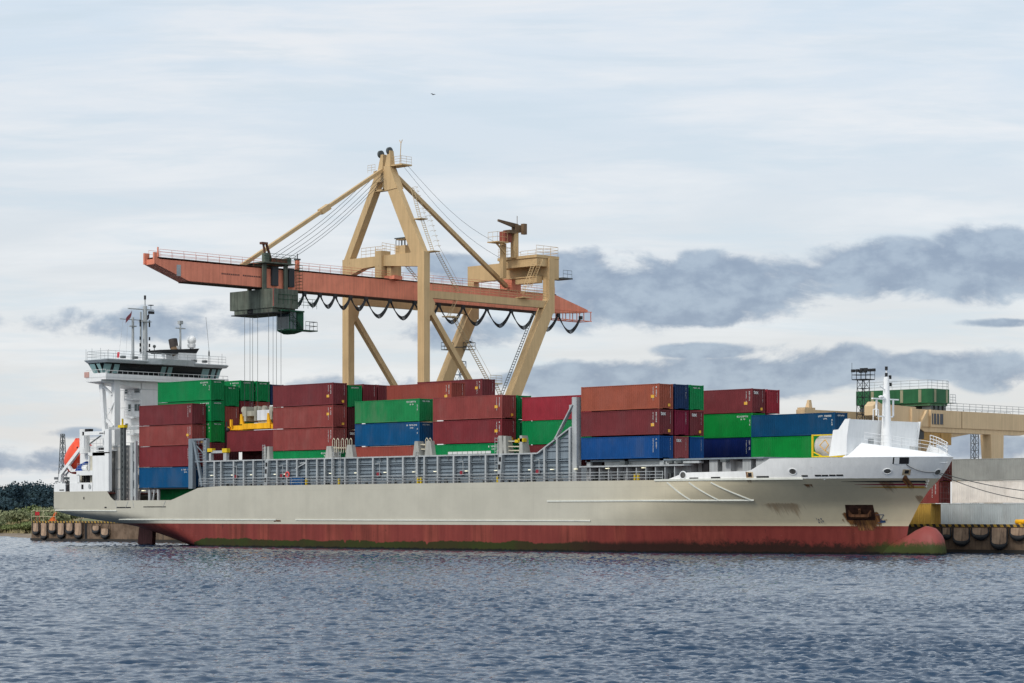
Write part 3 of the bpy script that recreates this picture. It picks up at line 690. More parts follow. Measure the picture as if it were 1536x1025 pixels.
build('vent_trunk', vt, WHITE, SHIP); patch('fairlead', x, z, .6, .7, LGREY, .03, True)
dv = MB()                                       # ramp davit for the lifeboat
P = lambda u, v, y=-8.6: at_y(u, v, y)
dv.bar(P(91, 724), P(92, 711.5), .6, .5).bar(P(91.5, 712), P(122.5, 671.5), .4, .5).bar(P(122, 672), P(131, 671.5), .4, .7).bar(P(124, 672), P(123.5, 697), .5, .5)
dv.bar(P(103, 699), P(108, 706.5), .35, .45).bar(P(108, 706.5), P(117, 705.5), .35, .4).bar(P(88, 725), P(95, 725), .5, .4)
Q = lambda u, v: at_y(u, v, -4.4)
dv.bar(Q(97, 712), Q(128, 671.5), .4, .5).bar(P(92, 712), Q(97, 712), .3, .3).bar(P(122, 671.5), Q(128, 671.5), .3, .3)
build('lifeboat_davit', dv, WHITE, SHIP)
jb = MB(); jb.tube(at_y(132, 668, -9), at_y(151, 654, -9), .1, 6).tube(at_y(134, 679, -9), at_y(133, 666, -9), .12, 6); build('provision_jib', jb, DGREY, SHIP)
rr = MB(); rr.rail([at_y(134, 679, -10.9), at_y(156, 678, -10.9)], 1.9, 3, 1.0, .025); rr.rail([at_y(116, 706, -11), at_y(132, 706, -11)], 1.0, 3, 1.2, .025); build('stern_railing', rr, LGREY, SHIP)
ms = MB(); random.seed(8)
for i in range(16):
    a = at_y(random.uniform(96, 112), 726, -9.0); ms.box(a[0], a[0] + .25, -9.0, -8.7, 7.6, a[2] + random.uniform(-.6, .5))
build('mooring_winch', ms, DGREY, SHIP)
# free-fall lifeboat, a thing of its own on the ramp
LB = thing('lifeboat', 'orange enclosed lifeboat tilted stern-down on its white ramp davit', 'lifeboat', at_y(113, 690, -6.5))
a, b = Vector(at_y(108, 703.5, -6.6)), Vector(at_y(128.5, 668.5, -6.6)); ax_ = (b - a).normalized(); nrm = Vector((-ax_.z, 0, ax_.x)); nrm = nrm if nrm.z > 0 else -nrm; L = (b - a).length
lbm = MB(); rings = []
for t, s, dz in ((-.09, .3, .05), (0, .75, .02), (.12, 1.08, 0), (.3, 1.24, 0), (.6, 1.28, 0), (.85, 1.2, 0), (.97, 1.0, 0), (1.03, .5, 0)):
    c = a + ax_ * (L * t) + nrm * dz
    rings.append([c + Vector((0, 1, 0)) * (1.35 * s * math.copysign(abs(math.cos(q)) ** .75, math.cos(q))) + nrm * (1.55 * s * math.copysign(abs(math.sin(q)) ** .8, math.sin(q))) for q in [2 * math.pi * k / 16 for k in range(16)]])
lbm.loft(rings); build('boat_hull', lbm, ORANGE, LB)
cb = MB(); c = a + ax_ * (L * .80) + nrm * 1.5; cb.bar(c - ax_ * .7, c + ax_ * .7, 1.5, .7); build('steering_cupola', cb, ORANGE, LB)
wn = MB()
for t in (.35, .55, .72): c = a + ax_ * (L * t) + nrm * .75; wn.bar(c + Vector((0, -1.28, 0)) - ax_ * .2, c + Vector((0, -1.28, 0)) + ax_ * .2, .12, .3)
build('window', wn, GLASS, LB)
fl = MB(); c = a + ax_ * (L * .5); fl.bar(c + Vector((0, -1.42, 0)) - ax_ * (L * .42) - nrm * .15, c + Vector((0, -1.42, 0)) + ax_ * (L * .46) - nrm * .15, .12, .18); build('fender_strip', fl, BLACK, LB)
tb = MB(); p = at_y(121.5, 700, -10.4); tb.hull8([(p[0] - .8, -10.9, 10.8), (p[0] + 1.0, -10.9, 10.8), (p[0] + 1.0, -9.9, 10.8), (p[0] - .8, -9.9, 10.8)], [(p[0] - .4, -10.7, 11.6), (p[0] + 1.5, -10.6, 12.2), (p[0] + 1.5, -10.1, 12.2), (p[0] - .4, -10.2, 11.6)])
single('tarpaulin', tb, BLUE, 'rumpled blue tarpaulin covering gear on the white stern deck below the lifeboat', 'tarpaulin', (p[0], -10.4, 10.8))
dm_ = MB(); p = at_y(129, 702, -10.6); dm_.tube((p[0] - .5, -10.6, 11.25), (p[0] + .7, -10.6, 11.25), .45, 12)
single('liferaft_canister', dm_, WHITE, 'white cylindrical liferaft canister lying beside the blue tarpaulin', 'liferaft', (p[0], -10.6, 10.8))

# ------------------------------------------------------------------ deckhouse and bridge
XF = -108.4
th = MB(); th.box(-116.5, XF, -4.0, 5.2, 8.0, 24.2).box(-116.3, XF - .3, 5.2, 11, 8, 16).box(-116.3, XF - .3, -9, -4, 8, 14.5)
build('deckhouse', th, WHITE, SHIP)
sm = MB()
for z in (15.0, 17.6, 20.2, 22.8): sm.box(-116.52, XF + .02, -4.02, 5.2, z, z + .06)
build('deck_seam', sm, LGREY, SHIP)
for u, v, wd, h in ((189.5, 586, .55, .95), (203.8, 584, .55, .9), (207.5, 584, .55, .9), (194.5, 612, .5, .95), (204, 611.5, .5, .9), (208.5, 611.5, .5, .9), (190, 640, .5, .8)):
    x, y, z = at_y(u, v, -4.02); f = build('window', MB().box(x - wd / 2 - .08, x + wd / 2 + .08, -4.06, -4.0, z - h / 2 - .08, z + h / 2 + .08), LGREY, SHIP)
    build('pane', MB().box(x - wd / 2, x + wd / 2, -4.08, -4.05, z - h / 2, z + h / 2), GLASS, f)
for u0, u1, v in ((196, 210.5, 599), (196, 210.5, 626), (196, 210.5, 651)):
    a, b = at_y(u0, v, -4.0), at_y(u1, v, -4.0)
    bc = build('balcony', MB().box(a[0], b[0], -5.2, -4.0, a[2] - .25, a[2]), WHITE, SHIP)
    build('balcony_rail', MB().rail([(a[0], -4.05, a[2]), (a[0], -5.15, a[2]), (b[0], -5.15, a[2])], 1.1, 3, .9, .03), WHITE, bc)
# wings
wg = MB(); wg.box(-112.2, -107.2, -11.2, 11.4, 24.0, 24.35)
wg.prism([(-11.2, 23.75), (-11.2, 24.0), (-3.9, 24.0), (-3.9, 22.9)], 0, -112.0, -108.4).prism([(5.2, 22.9), (5.2, 24.0), (11.4, 24.0), (11.4, 23.75)], 0, -112.0, -108.4)
wg.box(-112.2, -107.2, -11.25, -11.1, 24.35, 24.95).box(-107.3, -107.15, -11.2, 11.4, 24.35, 24.85).box(-112.2, -112.05, -11.2, 11.4, 24.35, 24.9)
build('bridge_wing', wg, WHITE, SHIP)
wr = MB(); wr.rail([(-107.22, y, 24.85) for y in np.linspace(-11, 11.3, 25)], .45, 1, 1.0, .04); wr.rail([(-112.1, -11.15, 24.95), (-107.3, -11.15, 24.95)], .5, 1, 1, .03); build('wing_railing', wr, WHITE, SHIP)
ws = MB(); a, b = at_y(153, 577, -9.6), at_y(159.5, 640, -9.6)
ws.bar(a, (b[0], -9.6, 14.2), .75, .6).box(-108.9, -108.1, -9.0, -8.0, 10.0, 24.0).bar(at_y(156, 580, -9.6), at_y(168, 593, -9.0), .35, .35)
ws.bar(at_y(162, 622, -9.4), at_y(171, 603, -9.0), .18, .18).bar(at_y(160, 630, -9.4), at_y(170, 640, -9.0), .5, .4)
build('wing_strut', ws, WHITE, SHIP)
brh = MB()                                      # wheelhouse with raked windows
def rk(y0, y1): return [(-111.6, y0, 24.9), (-108.6, y0, 24.9), (-108.6, y1, 24.9), (-111.6, y1, 24.9)], [(-112.4, y0 - (.7 if y0 < 0 else 0), 26.6), (-107.8, y0 - (.7 if y0 < 0 else 0), 26.6), (-107.8, y1 + .7, 26.6), (-112.4, y1 + .7, 26.6)]
brh.hull8(*rk(-10.0, 10.1)); build('wheelhouse', brh, plain('wheelhouse_black', (.012, .016, .018), .25), SHIP)
wnd = [(135, 143, 1), (145.5, 151, 1), (155.5, 166.5, 0), (171, 179, 0), (242, 249, 0), (252, 258.5, 0), (303, 313.5, 0), (317.5, 323, 0), (326, 330.5, 0)]
for u0, u1, sd_ in wnd:
    if sd_:
        ya = -10.75; xa, xb = at_y(u0, 555, ya)[0], at_y(u1, 555, ya)[0]; lo = [(xa + .35, -10.36, 25.0), (xb + .1, -10.36, 25.0), (xb, -10.9, 26.35), (xa, -10.9, 26.35)]
        mb = MB().add(lo, [(0, 1, 2, 3)])
    else:
        ya, yb2 = at_x(u0, 555, -108.1)[1], at_x(u1, 555, -108.1)[1]; mb = MB().add([(-108.52, ya, 25.0), (-108.52, yb2, 25.0), (-107.93, yb2, 26.3), (-107.93, ya, 26.3)], [(0, 1, 2, 3)])
    build('window_pane', mb, GLASSL, SHIP)
rf = MB(); rf.hull8([(-112.2, -10.9, 26.5), (-107.2, -10.9, 26.5), (-107.2, 11.0, 26.5), (-112.2, 11.0, 26.5)], [(-112.5, -11.3, 26.9), (-106.9, -11.3, 26.9), (-106.9, 11.3, 26.9), (-112.5, 11.3, 26.9)])
rf.box(-112.4, -107.0, -11.1, 11.1, 26.9, 27.0); rf.hull8([(-107.2, -4, 26.5), (-106.3, -2, 26.5), (-106.3, 3, 26.5), (-107.2, 5, 26.5)], [(-107.0, -4, 27.3), (-106.0, -2, 27.3), (-106.0, 3, 27.3), (-107.0, 5, 27.3)])
build('bridge_roof', rf, paint('roof_grey_paint', A(176, 182, 184), .5, .05, .05), SHIP)
rq = MB(); rq.rail([(-112.2, -10.9, 27.0), (-107.2, -10.9, 27.0), (-107.2, 10.9, 27.0)], 1.2, 3, 1.5, .025); rq.rail([(-112.2, -10.9, 27.0), (-112.2, 10.9, 27.0)], 1.2, 3, 1.6, .025)
for u, v in ((119 + 10, 524), (138, 523), (151, 522), (163, 524), (333, 531)): p = at_y(u, v, -8) if u < 300 else at_x(u, v, -108); rq.tube((p[0], p[1], 27.1), p, .035, 5)
build('roof_railing', rq, LGREY, SHIP)
mm = MB(); m0 = at_y(217.5, 540, CL); X_, Y_ = m0[0], CL
mm.loft([[(X_ + r * math.cos(2 * math.pi * i / 10), Y_ + r * math.sin(2 * math.pi * i / 10), z) for i in range(10)] for z, r in ((27.0, .44), (31, .40), (35.6, .32))])
mm.tube((X_, Y_, 35.6), (X_, Y_, 36.9), .1, 6); mm.box(X_ - .1, X_ + .1, Y_ - 3.1, Y_ + 1.6, 35.0, 35.15).box(X_ - .5, X_ + .5, Y_ - .9, Y_ + .9, 33.2, 33.3)
mm.box(X_ - .9, X_ - .7, Y_ - .3, Y_ - .1, 28.5, 34.8)
main_mast = build('main_mast', mm, LGREY, SHIP)
ml2 = MB()
for dz in (33.0, 32.5, 30.5, 29.5, 28.7):
    for dy in (-.95, .75): ml2.tube((X_ + .1, Y_ + dy, dz), (X_ + .1, Y_ + dy, dz + .5), .13, 6)
ml2.tube((X_, Y_, 36.6), (X_, Y_, 37.2), .18, 6).box(X_ - .2, X_ + .2, Y_ + .7, Y_ + 1.6, 34.5, 34.9).tube((X_, Y_ + 1.1, 35.2), (X_, Y_ + 1.1, 35.8), .05, 5).box(X_ - .3, X_ + .3, Y_ + .8, Y_ + 1.4, 35.75, 35.85)
build('mast_light', ml2, BLACK, main_mast)
m1 = MB(); q = at_y(199.3, 540, -.5); m1.tube((q[0], q[1], 27.0), (q[0], q[1], 34.0), .24, 8, .18); m1.box(q[0] - .08, q[0] + .08, q[1] - 2.4, q[1] + 2.6, 33.6, 33.72).box(q[0] - .3, q[0] + .3, q[1] - .5, q[1] + .5, 32.6, 32.75)
for dy in (-1.8, -.9, 1.2, 2.2): m1.tube((q[0], q[1] + dy, 33.6), (q[0], q[1] + dy * 1.5, 27.2), .018, 4)
build('signal_mast', m1, LGREY, SHIP)
FC = {'dark red and white': ('red', 'white')}
def flag(u0, v0, u1, v1, d, mat, label):
    a, b = Vector(at_y(u0, v0, d)), Vector(at_y(u1, v1, d)); mb = MB(); rows = []
    for i in range(7):
        t = i / 6; c = a.lerp(b, t); o = Vector((0, .12 * math.sin(5 * t), 0)); rows.append([c + o + Vector((.0, 0, .35)), c + o - Vector((.12, 0, .45))])
    mb.grid(rows); single('flag', mb, mat, label, 'flag', tuple(a))
flag(198, 468, 190, 481, -2.5, plain('flag_crimson', (.12, .02, .03), .8), 'dark crimson flag drooping from the signal yard of the bridge mast')
flag(224, 471, 221.5, 478, CL + .6, plain('flag_dark', (.03, .02, .04), .8), 'small dark flag right against the thick grey main mast')
flag(176, 532, 180.5, 532, -6, plain('flag_red', (.55, .03, .05), .8), 'small red and white flag flying low above the bridge roof rail')
fn = MB(); f0 = at_y(262, 530, 3.0); 
fn.tube((f0[0] + .3, 3.0, 28.2), (f0[0] - .4, 3.0, 30.3), .60, 14, .62); build('funnel', fn, paint('funnel_buff', A(120, 98, 76), .6, .2, .2, rust=.5), SHIP)
fp = MB(); fp.tube((f0[0] - .12, 3.0, 29.35), (f0[0] - .46, 3.0, 30.6), .66, 14, .68); build('funnel_top', fp, paint('funnel_soot', A(70, 64, 62), .8, .2, .2), SHIP)
fw_ = MB(); c0, c1 = at_x(233, 531, -109)[1], at_x(293, 531, -109)[1]; zt = at_x(260, 529.5, -109)[2] + .25
fw_.hull8([(-111, c0 + .8, zt - .45), (-108.5, c0 + .8, zt - .45), (-108.5, c1 - .3, zt - .35), (-111, c1 - .3, zt - .35)], [(-111.5, c0, zt), (-108, c0, zt), (-108, c1, zt + .55), (-111.5, c1, zt + .55)])
build('monkey_island_awning', fw_, plain('awning_black', (.015, .016, .018), .6), SHIP)
mi = MB(); ya, yb2 = at_x(264, 540, -109)[1], at_x(291, 540, -109)[1]; mi.box(-111.5, -108.4, ya, yb2, 27.1, 28.9).tube((-109, at_x(245, 540, -109)[1], 27.1), (-109, at_x(245, 540, -109)[1], zt - .3), .25, 8)
mi.box(-109.5, -108.9, at_x(265, 0, -109)[1], at_x(269, 0, -109)[1], 28.9, 29.6); build('monkey_island_house', mi, WHITE, SHIP)
rdm = MB(); p = at_x(270.5, 500, -109.2); rdm.tube((p[0], p[1], 27.1), (p[0], p[1], 33.3), .2, 8, .13).box(p[0] - .1, p[0] + .1, p[1] - .9, p[1] + .9, 32.2, 32.35).box(p[0] - .3, p[0] + .3, p[1] - .3, p[1] + .3, 32.9, 33.4)
build('radar_mast', rdm, LGREY, SHIP)
sdm = MB(); p = at_x(287.5, 520, -109.2); sdm.ball((p[0], p[1], 30.6), .68, .68, .75, 12, 8).tube((p[0], p[1], 28.8), (p[0], p[1], 30.2), .3, 8).tube((p[0] - .05, p[1], 29.5), (p[0] - .05, p[1], 30), .6, 12, .66)
build('satellite_dome', sdm, WHITE2, SHIP)
an = MB(); p = at_x(313.5, 540, -108.5); an.tube((p[0], p[1], 27.1), (p[0], p[1], 29.2), .06, 5).tube((p[0], p[1], 29.2), (p[0], p[1] - .6, 34.2), .03, 4).tube((p[0], p[1], 28.3), (p[0], p[1], 29), .12, 6)
p = at_x(231.5, 540, -110); an.tube((p[0], p[1], 27.1), (p[0], p[1], 29.2), .06, 5).ball((p[0], p[1], 29.4), .25)
for u in (184.5, 203, 291, 307): p = at_x(u, 540, -107.5); an.box(p[0] - .3, p[0] + .3, p[1] - .3, p[1] + .3, 27.2, 27.55)
build('antenna', an, DGREY, SHIP)
lg = MB(); lg.box(-112.4, -111.2, -11.3, -11.26, 24.4, 25.2); build('wing_light_box', lg, paint('pinkish_panel', A(190, 150, 140), .6), SHIP)

# ------------------------------------------------------------------ containers
LW = 2.438
def cont_meshes(L, H):
    body = MB(); fr = MB(); x0, x1 = -L, 0.0
    def corr(n0, n1, pitch, depth):              # profile along a wall: (s, inset)
        s = n0; out = [(n0, 0)]; n = max(1, int((n1 - n0) / pitch)); p = (n1 - n0) / n
        for i in range(n):
            b = n0 + i * p; out += [(b + .30 * p, 0), (b + .5 * p, depth), (b + .80 * p, depth), (b + p, 0)]
        return out
    zb, zt = .15, H - .09
    pr = corr(x0 + .14, x1 - .14, .30, .045)
    body.grid([[(s, .02 + d, zb) for s, d in pr], [(s, .02 + d, zt) for s, d in pr]], False)
    body.grid([[(s, LW - .02 - d, zb) for s, d in pr][::-1], [(s, LW - .02 - d, zt) for s, d in pr][::-1]], False)
    pe = corr(.13, LW - .13, .31, .085)
    body.grid([[(x1 - .03 - d, s, zb) for s, d in pe], [(x1 - .03 - d, s, zt) for s, d in pe]], False)
    body.grid([[(x0 + .03 + d, s, zb) for s, d in pe][::-1], [(x0 + .03 + d, s, zt) for s, d in pe][::-1]], False)
    body.box(x0 + .06, x1 - .06, .06, LW - .06, H - .12, H - .03).box(x0 + .05, x1 - .05, .05, LW - .05, .1, .16)
    for x in (x0, x1 - .15):
        for y in (0.0, LW - .13): fr.box(x + .004, x + .146, y + .004, y + .126, .11, H - .11)
    for y in (0.006, LW - .066): fr.box(x0 + .15, x1 - .15, y, y + .06, .03, .16).box(x0 + .15, x1 - .15, y, y + .06, H - .1, H - .02)
    for x in (x0 + .006, x1 - .086): fr.box(x, x + .08, .13, .62, .02, .15).box(x, x + .08, LW - .62, LW - .13, .02, .15).box(x, x + .08, .13, LW - .13, H - .14, H - .05)
    for x in (x0 - .003, x1 - .175):
        for y in (-.003, LW - .159):
            for z in (0, H - .118): fr.box(x, x + .178, y, y + .162, z, z + .118)
    return body, fr
CM = {}
def cmesh(kind, L, H):
    k = (kind, L, H)
    if k not in CM:
        b, f = cont_meshes(L, H)
        for nm, mb in (('body', b), ('frame', f)):
            me = bpy.data.meshes.new(nm); me.from_pydata(mb.v, [], mb.f); me.materials.append(None); me.update(); CM[(nm, L, H)] = me
    return CM[k]
def glyphs(seed, n, vertical, h, wd=.62, gap=.0, y=-.006, x=0, z=0, end=False):
    """a line of small painted characters"""
    r = random.Random(seed); mb = MB(); cw_ = h * wd
    for i in range(n):
        if r.random() < .08: continue
        a, b = (0, -i * h * 1.25) if vertical else (i * cw_ * 1.35, 0)
        segs = [s for s in ((0, 0, .25, 1), (.75, 0, 1, 1), (0, 0, 1, .18), (0, .82, 1, 1), (0, .42, 1, .6)) if r.random() < .7] or [(0, 0, 1, 1)]
        for k, (p, q, s, t) in enumerate(segs):
            u0, u1, v0, v1 = x + a + p * cw_, x + a + s * cw_, z + b + q * h, z + b + t * h; yy = y - .0012 * k
            mb.add([(u0, yy, v0), (u1, yy, v0), (u1, yy, v1), (u0, yy, v1)] if not end else [(-yy, u0, v0), (-yy, u1, v0), (-yy, u1, v1), (-yy, u0, v1)], [(0, 1, 2, 3)])
    return mb
GM = {}
def gmesh(key, fn):
    if key not in GM:
        mb = fn(); me = bpy.data.meshes.new('marking'); me.from_pydata(mb.v, [], mb.f); me.materials.append(None); me.update(); GM[key] = me
    return GM[key]
def child(name, me, mat, par, loc=(0, 0, 0)):
    o = bpy.data.objects.new(name, me); COL.objects.link(o); o.parent = par; o.location = loc
    o.material_slots[0].link = 'OBJECT'; o.material_slots[0].material = mat; return o
CC = dict(maroon=(104, 44, 47), brown=(128, 60, 56), oxide=(112, 42, 46), rust=(132, 62, 52), orange=(144, 76, 58), crimson=(106, 40, 44), red=(138, 42, 52), wine=(108, 14, 44), pink=(138, 70, 72),
          green=(0, 116, 62), fgreen=(26, 118, 66), ygreen=(0, 116, 46), blue=(0, 70, 112), dblue=(0, 58, 92), rblue=(14, 66, 120), navy=(2, 24, 78), inky=(14, 42, 78),
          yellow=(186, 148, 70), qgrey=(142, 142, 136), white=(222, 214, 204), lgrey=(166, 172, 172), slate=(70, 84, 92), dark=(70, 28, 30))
def cmat(c):
    worn = dict(fgreen=(.5, (.10, .20, .10)), blue=(.25, (.10, .12, .16)), white=(.25, (.45, .38, .32)), lgrey=(.3, (.3, .27, .24)), qgrey=(.3, (.28, .26, .24)), brown=(.25, (.30, .14, .12)), rblue=(.25, (.09, .12, .2)))
    f = worn.get(c, (.22, tuple(q * .75 + .05 for q in A(*CC[c]))))
    return paint('container_' + c, A(*CC[c]), .55, .11, .05, rust=.35 if c in ('white', 'lgrey', 'qgrey', 'fgreen', 'blue', 'slate', 'yellow') else .2, scale=.5, rnd=True, fade=f[0], fadecol=f[1], rustcol=(.10, .04, .022))
CK = 2.75
def kcol(k): return -10.25 + CK * k
def container(x, y, zt, c, label, H=2.896, mark=None, L=12.192, group='containers stacked on the ship', seed=0):
    r = thing('shipping_container', label, 'container', (x, y, zt - H), group)
    m = cmat(c); cmesh('body', L, H)
    child('body', CM[('body', L, H)], m, r); child('frame', CM[('frame', L, H)], m, r)
    H_ = H
    if mark == 'h':                               # line name and number across the top corner, number on the end
        child('lettering', gmesh(('h', seed % 3, H), lambda: add2(glyphs(seed, 9, False, .20, .8, x=-2.35, z=H_ - .5), glyphs(seed + 1, 4, False, .17, .75, x=-1.75, z=H_ - .82), glyphs(seed + 2, 3, True, .2, .7, x=-.45, z=H_ - 1.0))), TXTW, r)
        child('end_lettering', gmesh(('he', seed % 3, H), lambda: glyphs(seed + 5, 8, False, .15, .8, x=.55, z=H_ - .42, end=True, y=-.006)), TXTW, r)
    elif mark:
        child('lettering', gmesh(('v', seed % 4, H), lambda: add2(glyphs(seed, 10, True, .13, .75, x=-.95, z=H_ - .45), glyphs(seed + 3, 6, True, .16, .9, x=-.5, z=H_ - .5))), TXTW, r)
        child('end_lettering', gmesh(('ve', seed % 4, H), lambda: glyphs(seed + 7, 11, True, .10, .55, x=LW - .5, z=H_ - .35, end=True)), TXTW, r)
        if 'y' in mark:
            child('warning_sticker', gmesh(('y', seed % 4, H), lambda: quad2([(-1.25, -.75, .95 + .3 * (seed % 3), 1.3 + .3 * (seed % 3))], [(1.55, 1.95, .30, .62)])), TXTY, r)
        if 't' in mark:
            cu = bpy.data.curves.new('tex_letters', 'FONT'); cu.body = 'tex'; cu.size = .66; cu.extrude = .004; cu.offset = .012; cu.materials.append(TXTW)
            o = bpy.data.objects.new('logo_lettering', tex_mesh(cu)); COL.objects.link(o); o.parent = r; o.location = (.012, .28, H - .66); o.rotation_euler = (math.pi / 2, 0, math.pi / 2)
    return r
def tex_mesh(cu):
    if 'tex' not in GM:
        tmp = bpy.data.objects.new('tmp', cu); COL.objects.link(tmp); dg = bpy.context.evaluated_depsgraph_get(); dg.update()
        GM['tex'] = bpy.data.meshes.new_from_object(tmp.evaluated_get(dg)); GM['tex'].materials.clear(); GM['tex'].materials.append(TXTW); bpy.data.objects.remove(tmp)
    return GM['tex']
def add2(*ms):
    a = MB()
    for m in ms: a.add(m.v, m.f)
    return a
def quad2(side, end):
    mb = MB()
    for x0, x1, z0, z1 in side: mb.add([(x0, -.008, z0), (x1, -.008, z0), (x1, -.008, z1), (x0, -.008, z1)], [(0, 1, 2, 3)])
    for y0, y1, z0, z1 in end: mb.add([(.006, y0, z0), (.006, y1, z0), (.006, y1, z1), (.006, y0, z1)], [(0, 1, 2, 3)])
    return mb
STD = 2.591
